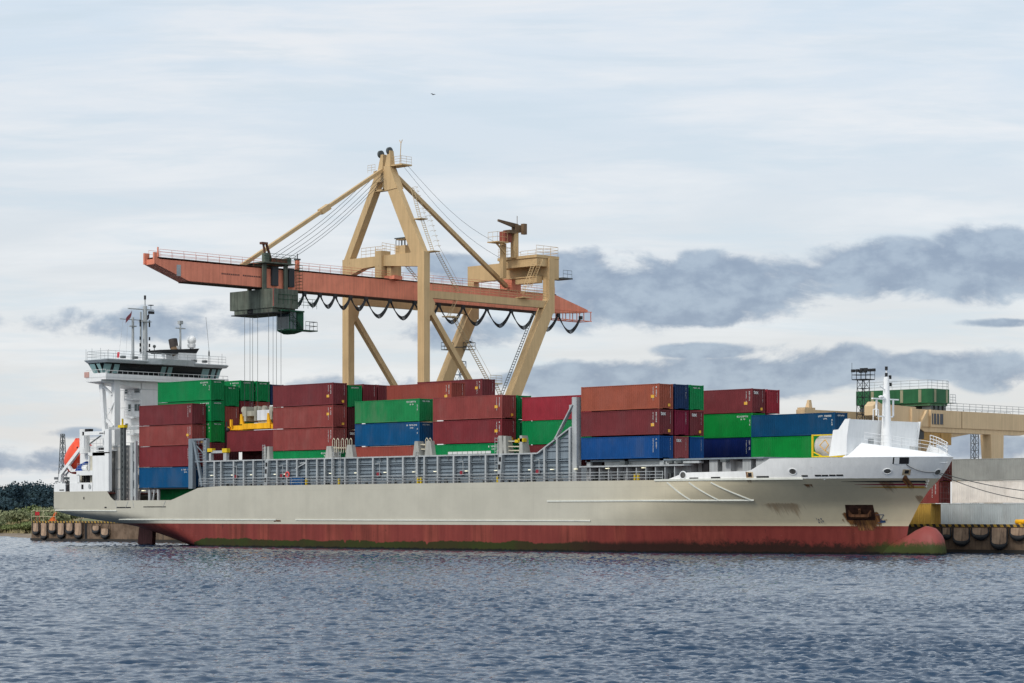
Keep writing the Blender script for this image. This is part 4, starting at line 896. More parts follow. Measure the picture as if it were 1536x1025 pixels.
CONT = [  # bow end x, row, top z, colour, height, marks, label
 (-88.35, 0, 19.95, 'maroon', 2.896, 'v', 'maroon container topmost of the sternmost outer stack, beside the white deckhouse'),
 (-88.35, 0, 17.0, 'brown', 2.896, 'vy', 'faded brick-red container second from the top of the sternmost outer stack'),
 (-88.35, 0, 14.05, 'oxide', 2.896, 'v', 'dark red container resting on the scuffed blue one at the stern'),
 (-88.35, 0, 11.08, 'blue', 2.896, 'h', 'scuffed rusty blue container at the bottom of the sternmost outer stack'),
 (-87.6, 1, 23.35, 'green', 2.896, 'h', 'bright green container highest in front of the bridge, its whole long side showing'),
 (-87.6, 1, 20.4, 'green', 2.896, 'h', 'green container just below the highest one by the bridge, its end face showing'),
 (-87.6, 1, 17.45, 'ygreen', 2.896, 'h', 'green container third from the top by the bridge, right on a maroon one'),
 (-87.6, 1, 14.5, 'maroon', 2.896, None, 'maroon container under the column of three green ones by the bridge'),
 (-87.6, 1, 8.6, 'green', 2.896, None, 'dark green container low in the side opening under the scuffed blue one'),
 (-87.8, 2, 22.6, 'green', 2.896, 'h', 'green container end set lower than its green neighbours, over a brown one'),
 (-87.8, 2, 19.65, 'rust', 2.896, 'v', 'rust-brown container end left of the yellow spreader, beneath a green one'),
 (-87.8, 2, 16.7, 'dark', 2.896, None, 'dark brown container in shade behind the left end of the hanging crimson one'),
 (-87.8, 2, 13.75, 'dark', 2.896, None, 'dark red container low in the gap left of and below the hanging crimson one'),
 (-87.8, 3, 17.5, 'ygreen', 2.896, None, 'green container in the shaded gap left of the hanging crimson one'),
 (-87.8, 3, 23.46, 'green', 2.896, 'h', 'green container end above the crimson one behind the spreader headblock'),
 (-87.8, 3, 20.5, 'crimson', 2.896, 'vy', 'crimson container end behind the grey headblock of the yellow spreader'),
 (-87.6, 4, 23.44, 'green', 2.896, 'h', 'green container end rightmost of the green row, next to a navy one'),
 (-87.6, 4, 20.5, 'rust', 2.896, 'vy', 'rust-brown container end behind the white box of the spreader'),
 (-87.8, 5, 23.1, 'inky', 2.896, None, 'navy container peeping between the green row and a maroon stack'),
 (-58.6, 0, 21.72, 'maroon', 2.896, 'vy', 'maroon container topmost of the four-high stack right of the yellow spreader'),
 (-58.6, 0, 18.77, 'brown', 2.896, 'vy', 'brick-red container second from the top right of the yellow spreader'),
 (-58.6, 0, 15.82, 'brown', 2.896, 'v', 'greyish brown container third from the top right of the yellow spreader'),
 (-58.6, 0, 12.87, 'green', 2.896, 'h', 'green container sunk behind the grey coaming below a greyish brown one'),
 (-58.7, 1, 21.5, 'green', 2.896, 'h', 'narrow green container end between two maroon stacks under the crane leg'),
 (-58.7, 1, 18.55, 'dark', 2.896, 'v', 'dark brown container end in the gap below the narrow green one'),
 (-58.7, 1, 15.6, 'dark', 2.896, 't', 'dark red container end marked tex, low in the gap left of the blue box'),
 (-58.8, 2, 21.73, 'crimson', 2.896, 'v', 'crimson container end right of the narrow green end, behind the faded green box'),
 (-58.9, 3, 21.73, 'maroon', 2.896, None, 'dark maroon sliver of a container end left of the long high red side'),
 (-42.1, 0, 19.08, 'fgreen', 2.896, 'h', 'faded scratched green container on top of a blue one amidships'),
 (-42.1, 0, 16.12, 'blue', 2.896, 'h', 'scratched blue container between the faded green and the orange-red one amidships'),
 (-42.1, 0, 13.16, 'rust', 2.896, 'v', 'orange-red container half hidden by the coaming under the scratched blue one'),
 (-42.0, 2, 21.34, 'rust', 2.896, 'vy', 'long red-brown container high up behind the faded green one'),
 (-42.0, 4, 22.0, 'maroon', 2.896, 'vy', 'highest maroon container amidships, under the crossing crane braces'),
 (-27.45, 0, 19.06, 'brown', 2.896, 'vy', 'pale brown container with scrape lines, topmost amidships left of a green end'),
 (-27.45, 0, 16.1, 'oxide', 2.896, 'vy', 'dark red container below the pale brown scraped one amidships'),
 (-27.45, 0, 13.15, 'green', 2.896, 'h', 'green container with a white lettered strip, half hidden by the coaming'),
 (-27.5, 1, 19.07, 'green', 2.896, 'h', 'green container end squeezed between the pale brown and the bright red one'),
 (-27.5, 1, 16.1, 'green', 2.896, 'h', 'shaded green container end beside the dark red one, above the yellow cap'),
 (-27.5, 1, 13.15, 'green', 2.896, None, 'dark green container end inside the cream crossover frame'),
 (-14.5, 1, 18.75, 'red', 2.896, None, 'bright red container behind the sloping grey coaming post'),
 (-14.5, 1, 15.83, 'green', 2.896, None, 'plain bright green container directly under the bright red one'),
 (-14.5, 1, 12.9, 'maroon', 2.896, None, 'maroon container mostly hidden where the coaming starts to slope up'),
 (-2.1, 0, 19.46, 'orange', 2.896, 'vy', 'orange-brown container topmost of the forward outer stack'),
 (-2.1, 0, 16.5, 'maroon', 2.896, 'vyt', 'maroon container in the middle of the forward outer stack, tex on its end'),
 (-2.1, 0, 13.48, 'rblue', STD, 'v', 'long royal blue container at the bottom of the forward outer stack'),
 (-2.1, 1, 19.5, 'inky', 2.896, 'v', 'navy container end between the orange-brown and the small green end'),
 (-2.1, 1, 16.5, 'wine', 2.896, 'v', 'wine-red container end between two maroon ends marked tex'),
 (-2.1, 1, 13.48, 'pink', STD, 't', 'dusty pink container end marked tex between two blue ends'),
 (-2.1, 2, 19.5, 'green', 2.896, 'h', 'green container end at the upper right corner of the forward stack'),
 (-2.1, 2, 16.5, 'maroon', 2.896, 'vyt', 'maroon container end marked tex right of the wine-red one'),
 (-2.1, 2, 13.48, 'rblue', STD, 'v', 'blue container end right of the dusty pink one'),
 (-1.75, 6, 19.49, 'maroon', 2.896, 'vyt', 'dusty red container on the bright green one near the forecastle, tex on its end'),
 (-1.75, 6, 16.55, 'ygreen', 2.896, 'h', 'vivid green container between a dusty red and a dark navy one'),
 (-1.75, 6, 13.62, 'navy', STD, 'v', 'deep navy container lowest near the forecastle'),
 (-1.7, 7, 19.47, 'red', 2.896, 'v', 'bright red container end on the far side, rightmost of the top tier'),
 (-1.7, 7, 16.52, 'maroon', 2.896, None, 'maroon container under the bright red far-side one, behind the long dark blue container'),
 (12.5, 5, 16.13, 'dblue', STD, 'h', 'long dark blue container foremost on the ship, above a green one'),
 (12.5, 5, 13.5, 'ygreen', STD, None, 'green container with a faded patch behind the silver tank, foremost on the ship'),
]
for i, (x, k, zt, c, H, mk, lab) in enumerate(CONT):
    r = container(x, kcol(k), zt, c, lab, H, mk, seed=i)
    if 'white lettered strip' in lab:
        g = MB(); a, b = at_y(672, 681.5, -10.27), at_y(732, 679, -10.27); rr_ = random.Random(5); q = a[0]
        while q < b[0]:
            l = rr_.uniform(.5, .9); g.add([(q, -10.275, 11.9), (q + l, -10.275, 11.9), (q + l, -10.275, 12.22), (q, -10.275, 12.22)], [(0, 1, 2, 3)]); q += l + .07
        build('white_lettering_strip', g, TXTW, r)

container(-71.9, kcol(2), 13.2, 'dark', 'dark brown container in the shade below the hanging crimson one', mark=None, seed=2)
# container being lifted, and the spreader on it
container(-71.85, kcol(1), 16.0, 'crimson', 'crimson container hanging under the yellow spreader between two stacks', mark=None, seed=3, group='containers stacked on the ship')
SP = thing('container_spreader', 'yellow telescopic container spreader with grey headblock gripping a crimson container', 'spreader', (-78, -6.3, 16.05))
s1 = MB(); s1.box(-83.6, -72.3, -7.1, -6.7, 16.15, 16.75).box(-83.6, -72.3, -5.9, -5.5, 16.15, 16.75).box(-81, -75, -7.3, -5.3, 16.2, 16.95)
for x in (-84.0, -72.4): s1.box(x, x + .4, -7.45, -5.1, 16.1, 16.6)
for x in (-81.4, -75.6): s1.prism([(x - .2, 16.9), (x + .5, 16.9), (x + .15, 18.3), (x - .1, 18.3)], 1, -7.2, -6.9)
s1.box(-83.4, -83.1, -7.5, -7.2, 16.6, 17.6)
build('spreader_beam', s1, YELLOW, SP)
s2 = MB(); s2.box(-81.3, -77.6, -7.0, -5.4, 18.0, 18.7).box(-80.8, -80.3, -7.1, -5.3, 17.3, 19.3).box(-78.6, -78.1, -7.1, -5.3, 17.3, 19.3).box(-75.6, -74.9, -7, -5.4, 17.4, 19.2)
for x in (-81.2, -78.3, -76.8, -74.6): s2.tube((x, -6.9, 18.9), (x, -6.5, 18.9), .45, 12)
s2.box(-78.2, -75.8, -6.8, -5.5, 16.9, 17.3)
build('headblock', s2, paint('headblock_grey', A(150, 146, 132), .6, .2, .2, rust=.5), SP)
build('machinery_box', MB().box(-78.0, -75.4, -7.05, -5.4, 17.35, 18.75), paint('box_white', A(205, 205, 205), .5, .06), SP)
s4 = MB(); s4.tube((-84.1, -7.5, 16.0), (-84.1, -7.5, 17.3), .12, 6).ball((-83.9, -7.4, 16.2), .35); build('flipper', s4, BLACK, SP)

# tank container in its yellow frame
TK = thing('tank_container', 'silver tank in a yellow open frame beside the white breakwater', 'tank container', (13.4, -2, 10.85), 'containers stacked on the ship')
f_ = MB(); X0_, X1_, ya, yb2, z0, z1 = 13.4, 19.4, -2.0, .44, 10.85, 13.42
for x in (X0_, X1_ - .18):
    for y in (ya, yb2 - .18): f_.box(x, x + .18, y, y + .18, z0, z1)
for y in (ya + .01, yb2 - .15):
    for z in (z0 + .01, z1 - .15): f_.box(X0_ + .18, X1_ - .18, y, y + .14, z, z + .13)
for x in (X0_ + .01, X1_ - .15):
    for z in (z0 + .01, z1 - .15): f_.box(x, x + .14, ya + .18, yb2 - .18, z, z + .13)
f_.bar((X0_ + .2, ya + .1, z0 + .6), (X0_ + 1.4, ya + .1, z0 + .1), .12); build('frame', f_, YCAP, TK)
tk = MB(); rs = []
for x, r_ in ((.12, .4), (.16, .85), (.28, 1.08), (.5, 1.18), (5.2, 1.18), (5.5, 1.0), (5.7, .6)): rs.append([(X0_ + x, -.78 + r_ * math.cos(2 * math.pi * i / 20), 12.13 + r_ * math.sin(2 * math.pi * i / 20)) for i in range(20)])
tk.loft(rs); build('tank_shell', tk, paint('tank_silver', A(185, 182, 178), .3, .06, .06, metal=.25), TK)
dp = MB(); cx_, cz_ = X0_ + 1.75, 12.2
ty = lambda z: -.78 - math.sqrt(max(0, 1.2 ** 2 - (z - 12.13) ** 2)) - .03
for a, b in (((0, .62), (.62, 0)), ((.62, 0), (0, -.62)), ((0, -.62), (-.62, 0)), ((-.62, 0), (0, .62))): dp.bar((cx_ + a[0], ty(cz_ + a[1]), cz_ + a[1]), (cx_ + b[0], ty(cz_ + b[1]), cz_ + b[1]), .06, .06)
dp.bar((cx_ + .05, ty(cz_ - .6), cz_ - .6), (cx_ + .35, ty(cz_ - .95), cz_ - .95), .06)
build('placard_outline', dp, TXTY, TK)

# ------------------------------------------------------------------ quay crane
XC = -78.8; XL0, XL1, XR0, XR1 = -87.55, -86.2, -71.4, -70.05; ZQ = 3.1
CR = thing('quay_crane', 'tall tan gantry crane with a salmon boom reaching over the ship', 'crane', (XC, 27, ZQ))
for a, b in ((XL0, XL1), (XR0, XR1)):
    o = build('leg', MB().box(a, b, 17, 18.15, ZQ + 1.2, 41.9), TAN, CR)
    bg_ = MB().box(a - .8, b + .8, 16.9, 18.3, ZQ + .5, ZQ + 1.2)
    for dx in (-.4, .3, 1.0, 1.7): bg_.tube((a + dx, 17.2, ZQ + .35), (a + dx, 17.9, ZQ + .35), .34, 12)
    build('bogie', bg_, DGREY, o)
    # landside leg: raked below, upright above
    lg_ = MB(); lg_.hull8([(a, 25.2, ZQ + 1.2), (b, 25.2, ZQ + 1.2), (b, 27.2, ZQ + 1.2), (a, 27.2, ZQ + 1.2)], [(a, 41.6, 35.0), (b, 41.6, 35.0), (b, 43.9, 35.0), (a, 43.9, 35.0)])
    lg_.box(a + .002, b - .002, 42.85, 44.0, 34.6, 42.8); lg_.prism([(41.6, 35), (42.85, 36.8), (43.9, 36.5), (43.9, 34.8)], 0, a + .003, b - .003)
    build('leg', lg_, TAN, CR)
    xm = (a + b) / 2
    br = MB(); br.bar((xm, 18.1, 34.3), (xm, 35.6, 13.0), .75, .75); build('brace', br, TAN, CR)
    gs = MB(); gs.prism([(18.15, 36.4), (18.15, 32.6), (19.0, 33.2), (19.4, 34.6)], 0, a + .2, b - .2); build('gusset', gs, TAN, CR)
    gd = MB(); gd.box(xm - .45, xm + .45, 18.16, 42.86, 35.35, 36.4); build('tie_girder', gd, TAN, CR)
    gr = MB(); gr.rail([(xm + .4, 19, 36.4), (xm + .4, 42, 36.4)], 1.1, 3, 2.0, .03); build('tie_girder_railing', gr, TAN, CR)
pb = MB(); pb.prism([(XL1, 39.4), (-83, 40.35), (-80, 40.5), (XR0, 39.85), (XR0, 41.9), (XL1, 41.9)], 1, 17.0, 18.15); build('portal_beam', pb, TAN, CR)
pr2 = MB(); pr2.box(XL1, XR0, 42.86, 43.98, 40.3, 42.8); build('portal_beam', pr2, TAN, CR)
hg = MB(); hg.box(-80.0, -78.6, 16.6, 18.4, 38.5, 42.6).box(-78.3, -77.4, 17.4, 19.4, 38.4, 40.4); build('boom_hanger', hg, TAN, CR)
hg2 = MB(); hg2.box(-80.1, -77.5, 42.4, 44.4, 38.3, 40.2); build('boom_hanger', hg2, SALMON, CR)
sd2 = MB(); sd2.bar((-80.4, 18.2, 38.8), (-77.3, 18.2, 38.8), .8, .5).box(-79.5, -76.5, 17.2, 18.8, 38.4, 38.9); build('hinge_bracket', sd2, SALMON, CR)
# boom: one deep box girder with a raked tip and a tapered tail
X0b, X1b = -80.0, -77.6
bm = MB(); prof = [(-24.6, 38.25), (52.2, 38.4), (59.5, 36.5), (59.5, 36.1), (52, 35.65), (-19.1, 35.65), (-24.6, 37.55)]
bm.prism(prof, 0, X0b, X1b)
build('boom', bm, SALMON, CR)
fl_ = MB(); fl_.box(X0b - .12, X1b + .12, -24.4, 52.2, 38.4, 38.5).box(X0b - .1, X1b + .1, -19.0, 51.8, 35.53, 35.65); build('boom_flange', fl_, paint('boom_rust', (.07, .032, .022), .8, .3, .2), CR)
tp_ = MB(); tp_.box(X0b + .001, X0b + .3, -24.9, -24.1, 37.6, 39.1).box(X1b - .3, X1b - .001, -24.9, -24.1, 37.6, 39.1); build('boom_tip_horn', tp_, SALMON, CR)
bp = MB(); bp.box(X1b + .003, X1b + .02, -21.2, -20.5, 36.2, 37.7); build('tip_grille', bp, LGREY, CR)
ps = MB(); ps.box(-78.1, -77.7, -.2, .35, 38.5, 39.9); build('boom_post', ps, SALMON, CR); build('boom_post_cap', MB().box(-78.2, -77.6, -.3, .45, 39.9, 40.1).tube((-77.9, .1, 40.1), (-77.9, .1, 40.8), .08, 6), DGREY, CR)
rb = MB(); rb.rail([(X1b, y, 38.5) for y in np.linspace(-24, 52, 20)], 1.05, 3, 2.0, .025); rb.rail([(X0b, y, 38.5) for y in np.linspace(-24, 52, 20)], 1.05, 2, 2.0, .022); rb.tube((X1b, -24.3, 38.4), (X1b, -24.3, 39.8), .12, 6)
build('boom_railing', rb, SALMON, CR)
tl = MB()                                       # open frame at the tail
for x in (X0b, X1b): tl.bar((x, 52, 34.75), (x, 60.4, 34.75), .12).bar((x, 50, 36.2), (x, 60.4, 36.2), .12)
for y in np.arange(52.2, 61, 1.6):
    for x in (X0b, X1b): tl.bar((x, y, 34.75), (x, y, 36.2), .1)
    tl.bar((X0b, y, 34.75), (X1b, y, 34.75), .1)
build('boom_tail_frame', tl, SALMON, CR)
tx = MB(); tx.box(-77.58, -77.56, -15.5, -14.6, 36.85, 37.05)
lt = MB()
for i, (y0, n_) in enumerate(((-13.6, 10), (-9.9, 10))):
    for j in range(n_): y = y0 + j * .32; lt.add([(-77.585, y, 36.95), (-77.585, y + .22, 36.95), (-77.585, y + .22, 37.15 - .02 * (j % 3)), (-77.585, y, 37.15)], [(0, 1, 2, 3)])
build('boom_lettering', lt, plain('faded_black_lettering', (.06, .025, .02)), CR)
# A-frame
af = MB(); af.hull8([(-87.2, 17.0, 41.9), (-85.9, 17.0, 41.9), (-85.9, 18.2, 41.9), (-87.2, 18.2, 41.9)], [(-80.8, 17.0, 53.0), (-79.6, 17.0, 53.0), (-79.6, 18.2, 53.0), (-80.8, 18.2, 53.0)]); build('a_frame_leg', af, TAN, CR)
af = MB(); af.hull8([(-72.8, 17.0, 41.9), (-70.2, 17.0, 41.9), (-70.2, 17.9, 41.9), (-72.8, 17.9, 41.9)], [(-78.3, 17.0, 52.3), (-76.1, 17.0, 52.3), (-76.1, 17.9, 52.3), (-78.3, 17.9, 52.3)]); build('a_frame_leg', af, TAN, CR)
ah = MB(); ah.hull8([(-78.3, 16.9, 51.2), (-75.7, 16.9, 51.4), (-75.7, 18.3, 51.4), (-78.3, 18.3, 51.2)], [(-78.6, 17, 54.8), (-77.3, 17, 54.8), (-77.3, 18.2, 54.8), (-78.6, 18.2, 54.8)])
ah.box(-80.7, -78.3, 16.95, 18.2, 52.6, 54.3).box(-80.6, -80.2, 17.1, 18, 51.4, 52.7).box(-78.9, -78.4, 17.1, 18, 51.4, 52.7).box(-80.6, -78.4, 17.1, 18, 51.3, 51.55)
ah.hull8([(-80, 17.1, 54.2), (-78.9, 17.1, 54.2), (-78.9, 18, 54.2), (-80, 18, 54.2)], [(-79.4, 17.2, 56.6), (-78.9, 17.2, 56.6), (-78.9, 17.9, 56.6), (-79.4, 17.9, 56.6)])
ah.hull8([(-78.5, 17.1, 54.7), (-77.2, 17.1, 54.7), (-77.2, 18, 54.7), (-78.5, 18, 54.7)], [(-77.9, 17.2, 57.0), (-77.4, 17.2, 57.0), (-77.4, 17.9, 57.0), (-77.9, 17.9, 57.0)])
ah.box(-78.0, -74.9, 17.2, 19.2, 54.7, 54.9)
build('apex_head', ah, TAN, CR)
for x, z in ((-79.6, 56.7), (-77.75, 57.0)):
    build('sheave', MB().tube((x - .22, 17.45, z), (x + .12, 17.45, z), .55, 16).tube((x - .3, 17.45, z), (x + .2, 17.45, z), .12, 8), DGREY, CR)
ar = MB(); ar.rail([(-78, 17.2, 54.9), (-75, 17.2, 54.9), (-75, 19.2, 54.9)], 1.1, 3, 1.2, .025); ar.rail([(-82.2, 17.2, 54.2), (-80.6, 17.2, 54.2)], 1.1, 3, .8, .025); ar.tube((-75.4, 17.3, 54.9), (-75.2, 17.3, 57.8), .06, 6).tube((-75.2, 17.3, 57.8), (-75.5, 17.3, 58.3), .05, 5).tube((-75.2, 17.3, 57.8), (-74.9, 17.3, 58.3), .05, 5)
build('apex_railing', ar, TAN, CR)
for nm, p, q, wd in (('forestay', (XC, 16.8, 54.2), (XC, -9.2, 38.5), .55), ('backstay', (XC + .6, 18.6, 53.9), (XC + .6, 42.0, 39.0), .6)):
    build(nm, MB().bar(p, q, wd, wd * .9), TAN, CR)
c = Vector((XC, 16.8, 54.2)).lerp(Vector((XC, -9.2, 38.5)), .42); d = Vector((0, -26, -15.7)).normalized(); build('stay_link', MB().bar(c - d * .9, c + d * .9, .85, .8), TAN, CR)
for x, y0, y1, z1 in ((-79.6, 16.6, -4.5, 39.6), (-79.2, 16.6, -3.8, 39.6), (-78.6, 16.6, -3.0, 39.6), (-78.2, 16.6, -2.2, 39.6), (-77.9, 16.6, -1.6, 39.6)):
    a, b = Vector((x, y0, 54.6 - (x + 80) * .8)), Vector((x, y1, z1)); build('hoist_rope', MB().path([a.lerp(b, t) - Vector((0, 0, .9 * math.sin(math.pi * t))) for t in np.linspace(0, 1, 9)], .032, 4), STEEL, CR)
for x in (-76.5, -75.6):
    a, b = Vector((x, 19, 54.8)), Vector((x, 42.5, 44 if x > -76 else 42)); build('hoist_rope', MB().path([a.lerp(b, t) - Vector((0, 0, 2.0 * math.sin(math.pi * t))) for t in np.linspace(0, 1, 12)], .026, 4), STEEL, CR)
# stairs and ladders
sr = MB(); sr.ladder((-74.2, 18.6, 51.4), (-72.4, 18.4, 46.9), .6, (0, 1, 0), .35, .05); sr.ladder((-72.2, 18.6, 46.8), (-69.9, 18.6, 41.9), .6, (0, 1, 0), .35, .05)
for (p, q) in (((-73.7, 18.6, 51.4), (-71.6, 18.4, 46.9)), ((-71.2, 18.6, 47.8), (-69.0, 18.6, 42.6))):
    p, q = Vector(p), Vector(q)
    for t in np.linspace(0, 1, 8): c = p.lerp(q, t); sr.path([c + Vector((-.2, -.35, 0)), c + Vector((.4, -.3, .1)), c + Vector((.4, .3, .1)), c + Vector((-.2, .35, 0))], .02, 4)
    sr.tube(p + Vector((.4, 0, 0)), q + Vector((.4, 0, 0)), .02, 4)
sr.box(-73.2, -71.6, 17.7, 19.2, 46.7, 46.85).box(-71.4, -69.2, 18.0, 19.4, 41.9, 42.02)
build('stairway', sr, paint('stair_tan', A(175, 155, 120), .6, .1, .05, rust=.3), CR); sr = MB()
sr.ladder((-69.7, 19.2, 41.9), (-70.1, 23.8, 36.6), .7, (1, 0, 0), .35, .05); sr.tube((-69.4, 19.2, 42.9), (-69.8, 23.8, 37.6), .03, 4)
sr.ladder((-76.5, 18.9, 41.0), (-76.5, 22.0, 38.5), .6, (1, 0, 0), .35, .05)
sr.ladder((-70.6, 24.4, 36.3), (-70.6, 22.4, 33.0), .6, (1, 0, 0), .35, .05).box(-71.2, -69.8, 21.6, 23.6, 32.8, 32.95)
sr.ladder((-70.3, 23.0, 33.0), (-70.3, 30.4, 23.6), .7, (1, 0, 0), .35, .06); sr.tube((-69.9, 23.0, 34.0), (-69.9, 30.4, 24.6), .03, 4)
sr.box(-71, -69.6, 29.8, 32.4, 23.5, 23.65); sr.rail([(-69.7, 30, 23.65), (-69.7, 32.4, 23.65)], 1.1, 3, 1, .03); sr.ladder((-70.3, 31.6, 23.6), (-70.3, 35.5, 17.5), .7, (1, 0, 0), .35, .06)
build('leg_ladder', MB().ladder((-71.75, 41.2, 34.6), (-71.75, 24.9, 4.8), .55, (1, 0, 0), .45, .06), DGREY, CR)
build('stairway', sr, paint('stair_tan', A(175, 155, 120), .6, .1, .05, rust=.3), CR)
tr_ = MB(); tr_.rail([(-83.5, 17.1, 41.9), (-78.4, 17.1, 41.9)], 1.4, 3, 1.0, .03); tr_.rail([(-79, 17.1, 42.6), (-75.5, 17.1, 41.9)], 1.2, 3, 1.0, .03); tr_.ladder((-79.9, 16.9, 38.9), (-79.9, 16.9, 43.2), .5); build('portal_railing', tr_, TAN, CR)
cbn = MB(); cbn.box(-76.3, -74.2, 17.2, 18.4, 41.9, 43.1).box(-76.2, -74.3, 17.25, 18.35, 43.95, 44.1); c1 = build('lookout_cabin', cbn, TAN, CR)
build('cabin_roof', MB().box(-76.4, -74.1, 17.1, 18.5, 44.1, 44.25), DGREY, c1)
gp = MB()
for x in (-76.25, -75.6, -74.95, -74.3): gp.box(x, x + .08, 17.22, 17.3, 43.1, 43.95).box(x, x + .08, 18.3, 18.38, 43.1, 43.95)
build('cabin_mullion', gp, DGREY, c1)
# machinery on the rear portal
mh = MB(); mh.box(-78.6, -70.35, 40.4, 45.3, 42.82, 43.25).box(-78.4, -70.5, 40.6, 45.2, 41.6, 42.8).box(-72.8, -70.4, 44.02, 45.3, 39.8, 42.8); build('machinery_house', mh, TAN, CR)
mh = MB(); mh.box(-76, -71.5, 41.6, 42.84, 39.2, 40.2).box(-77.5, -71.6, 41.4, 42.84, 40.05, 40.2); build('beam_walkway', mh, TAN, CR)
mh = MB(); mh.box(-72.5, -69.5, 45.3, 47.4, 39.9, 40.1); mh.rail([(-69.6, 45.4, 40.1), (-69.6, 47.3, 40.1)], 1.1, 2, 1, .03); build('rear_platform', mh, DGREY, CR)
rr2 = MB(); rr2.rail([(-70.5, 40.5, 43.25), (-70.5, 45.2, 43.25), (-78.4, 45.2, 43.25)], 1.4, 3, 1.6, .03); rr2.rail([(-78.5, 40.5, 43.25), (-74.5, 40.5, 43.25)], 1.4, 3, 1.6, .03); build('machinery_railing', rr2, TAN, CR)
jp = MB(); jp.box(-75.4, -74.6, 40.0, 40.9, 43.0, 46.9).box(-76.6, -75.9, 38.9, 39.6, 40.0, 45.2); build('jib_post', jp, TAN, CR)
jm = MB(); jm.hull8([(-75.4, 40.2, 46.9), (-74.4, 40.2, 46.9), (-74.4, 41.4, 46.9), (-75.4, 41.4, 46.9)], [(-75.4, 40.2, 48.0), (-74.4, 40.2, 48.0), (-74.4, 41.2, 48.0), (-75.4, 41.2, 48.0)])
jm.bar((-74.9, 40.9, 47.8), (-74.9, 36.8, 48.4), .5, .7, .25, .3).box(-74.4, -73.8, 41.2, 41.9, 46.6, 48.2).box(-75.6, -74.2, 38.6, 40, 46.6, 47.1).tube((-74.9, 40.9, 48.0), (-74.9, 40.9, 49.4), .05, 5)
build('service_jib', jm, paint('jib_brown', A(98, 80, 62), .6, .3, .1, rust=.5), CR)
wp = MB(); wp.box(-76.6, -74.4, 36.2, 38.6, 45.1, 45.25); wp.rail([(-76.5, 36.3, 45.25), (-74.5, 36.3, 45.25), (-74.5, 38.4, 45.25)], 1.4, 2, 1.2, .03); wp.bar((-75.5, 37, 45.1), (-75.5, 39, 43.6), .2); build('winch_platform', wp, TAN, CR)
build('winch_motor', MB().box(-76, -74.8, 38.2, 39.6, 45.3, 46.9), paint('motor_red', A(128, 70, 58), .6, .2, .1, rust=.5), CR)
st_ = MB(); st_.ladder((-70.2, 39.8, 42.2), (-70.0, 37.0, 37.2), .7, (1, 0, 0), .3, .05); st_.ladder((-70.2, 41.2, 42.5), (-70.0, 38.6, 38.2), .7, (1, 0, 0), .3, .05); st_.box(-71, -69.4, 36.5, 38.5, 36.5, 36.6); st_.rail([(-69.5, 36.6, 36.6), (-69.5, 42, 36.6)], 1.1, 3, 1.2, .03)
build('rear_stairway', st_, TAN, CR)
fl2 = MB()
for u, v in ((671, 520), (704, 520)):
    p = at_x(u, v, -85.5); fl2.rail([(p[0] - .6, p[1] - .7, p[2] - .5), (p[0] + .6, p[1] - .7, p[2] - .5), (p[0] + .6, p[1] + .7, p[2] - .5), (p[0] - .6, p[1] + .7, p[2] - .5), (p[0] - .6, p[1] - .7, p[2] - .5)], 1.1, 2, .8, .04); fl2.box(p[0] - .6, p[0] + .6, p[1] - .7, p[1] + .7, p[2] - .55, p[2] - .45); fl2.box(p[0] - .3, p[0] + .3, p[1] - .6, p[1] + .2, p[2] + .55, p[2] + .85)
fl2.bar(at_x(675, 521, -86), at_x(699, 521, -86), .12); build('floodlight_cage', fl2, DGREY, CR)
# festoon
FY = [(-1.6, 35.3), (.9, 35.5), (3.76, 35.5), (6.62, 35.5), (9.5, 35.5), (12.5, 35.5), (17.15, 35.5), (22, 35.5), (26.9, 35.5), (31.9, 35.5), (36.9, 35.5), (42.1, 35.5), (47.2, 35.5), (52.5, 35.5), (57.6, 35.4)]
XFE = -77.35
for i, ((ya, za), (yb2, zb_)) in enumerate(zip(FY, FY[1:])):
    D = 1.65 if yb2 < 13 else 2.45; f = MB()
    for j in range(4):
        off = (-.12 + .08 * j); f.path([(XFE + off, ya + (yb2 - ya) * t, za - .15 + (zb_ - za) * t - (D + .16 * j - .2) * (1 - abs(2 * t - 1) ** 1.75)) for t in np.linspace(0, 1, 13)], .075, 5)
    f.box(XFE - .2, XFE + .2, yb2 - .25, yb2 + .25, zb_ - .5, zb_ + .02)
    build('festoon_loop', f, BLACK, CR)
# trolley
build('corner_strip', MB().box(-74.86, -74.76, -6.88, -6.76, 32.9, 35.3), paint('strip_pink', A(150, 92, 82), .6), CR)
TR = MB(); TR.box(-84.2, -74.8, -6.84, -2.4, 32.75, 35.35); tro = build('trolley_house', TR, CGREEN, CR)
tu = MB(); tu.box(-83.4, -80.6, -6.7, -2.6, 32.15, 32.75).box(-79.3, -75.2, -6.7, -2.6, 32.1, 32.75); build('trolley_underframe', tu, CGREEN, CR)
build('trolley_well', MB().box(-80.6, -79.3, -6.6, -2.7, 32.2, 32.75).box(-84, -75, -6.8, -2.5, 32.0, 32.12), DARK, CR)
tc = MB()
for y in (-6.4, -2.6):
    for x in (-77.35, -80.55): tc.box(x - .02, x + .24, y - .32, y + .32, 35.3, 39.0)
tc.box(-81.2, -76.2, -7.2, -1.6, 38.95, 39.1).box(-77.3, -76.6, -6.8, -6.0, 39.1, 40.3).box(-77.3, -76.6, -2.9, -2.1, 39.1, 39.9); build('trolley_frame', tc, CGREEN, CR)
tm_ = MB(); tm_.bar((-77.0, -6.5, 40.3), (-77.0, -6.8, 41.6), .22).bar((-77.0, -5.3, 39.2), (-77.0, -6.2, 41.5), .26).box(-77.3, -76.7, -7.2, -6.2, 41.5, 41.8); tm_.box(-77.2, -76.4, -5.6, -3.0, 39.15, 39.7); build('trolley_fitting', tm_, paint('trolley_brown', A(92, 60, 48), .7, .3, .2, rust=.6), CR)
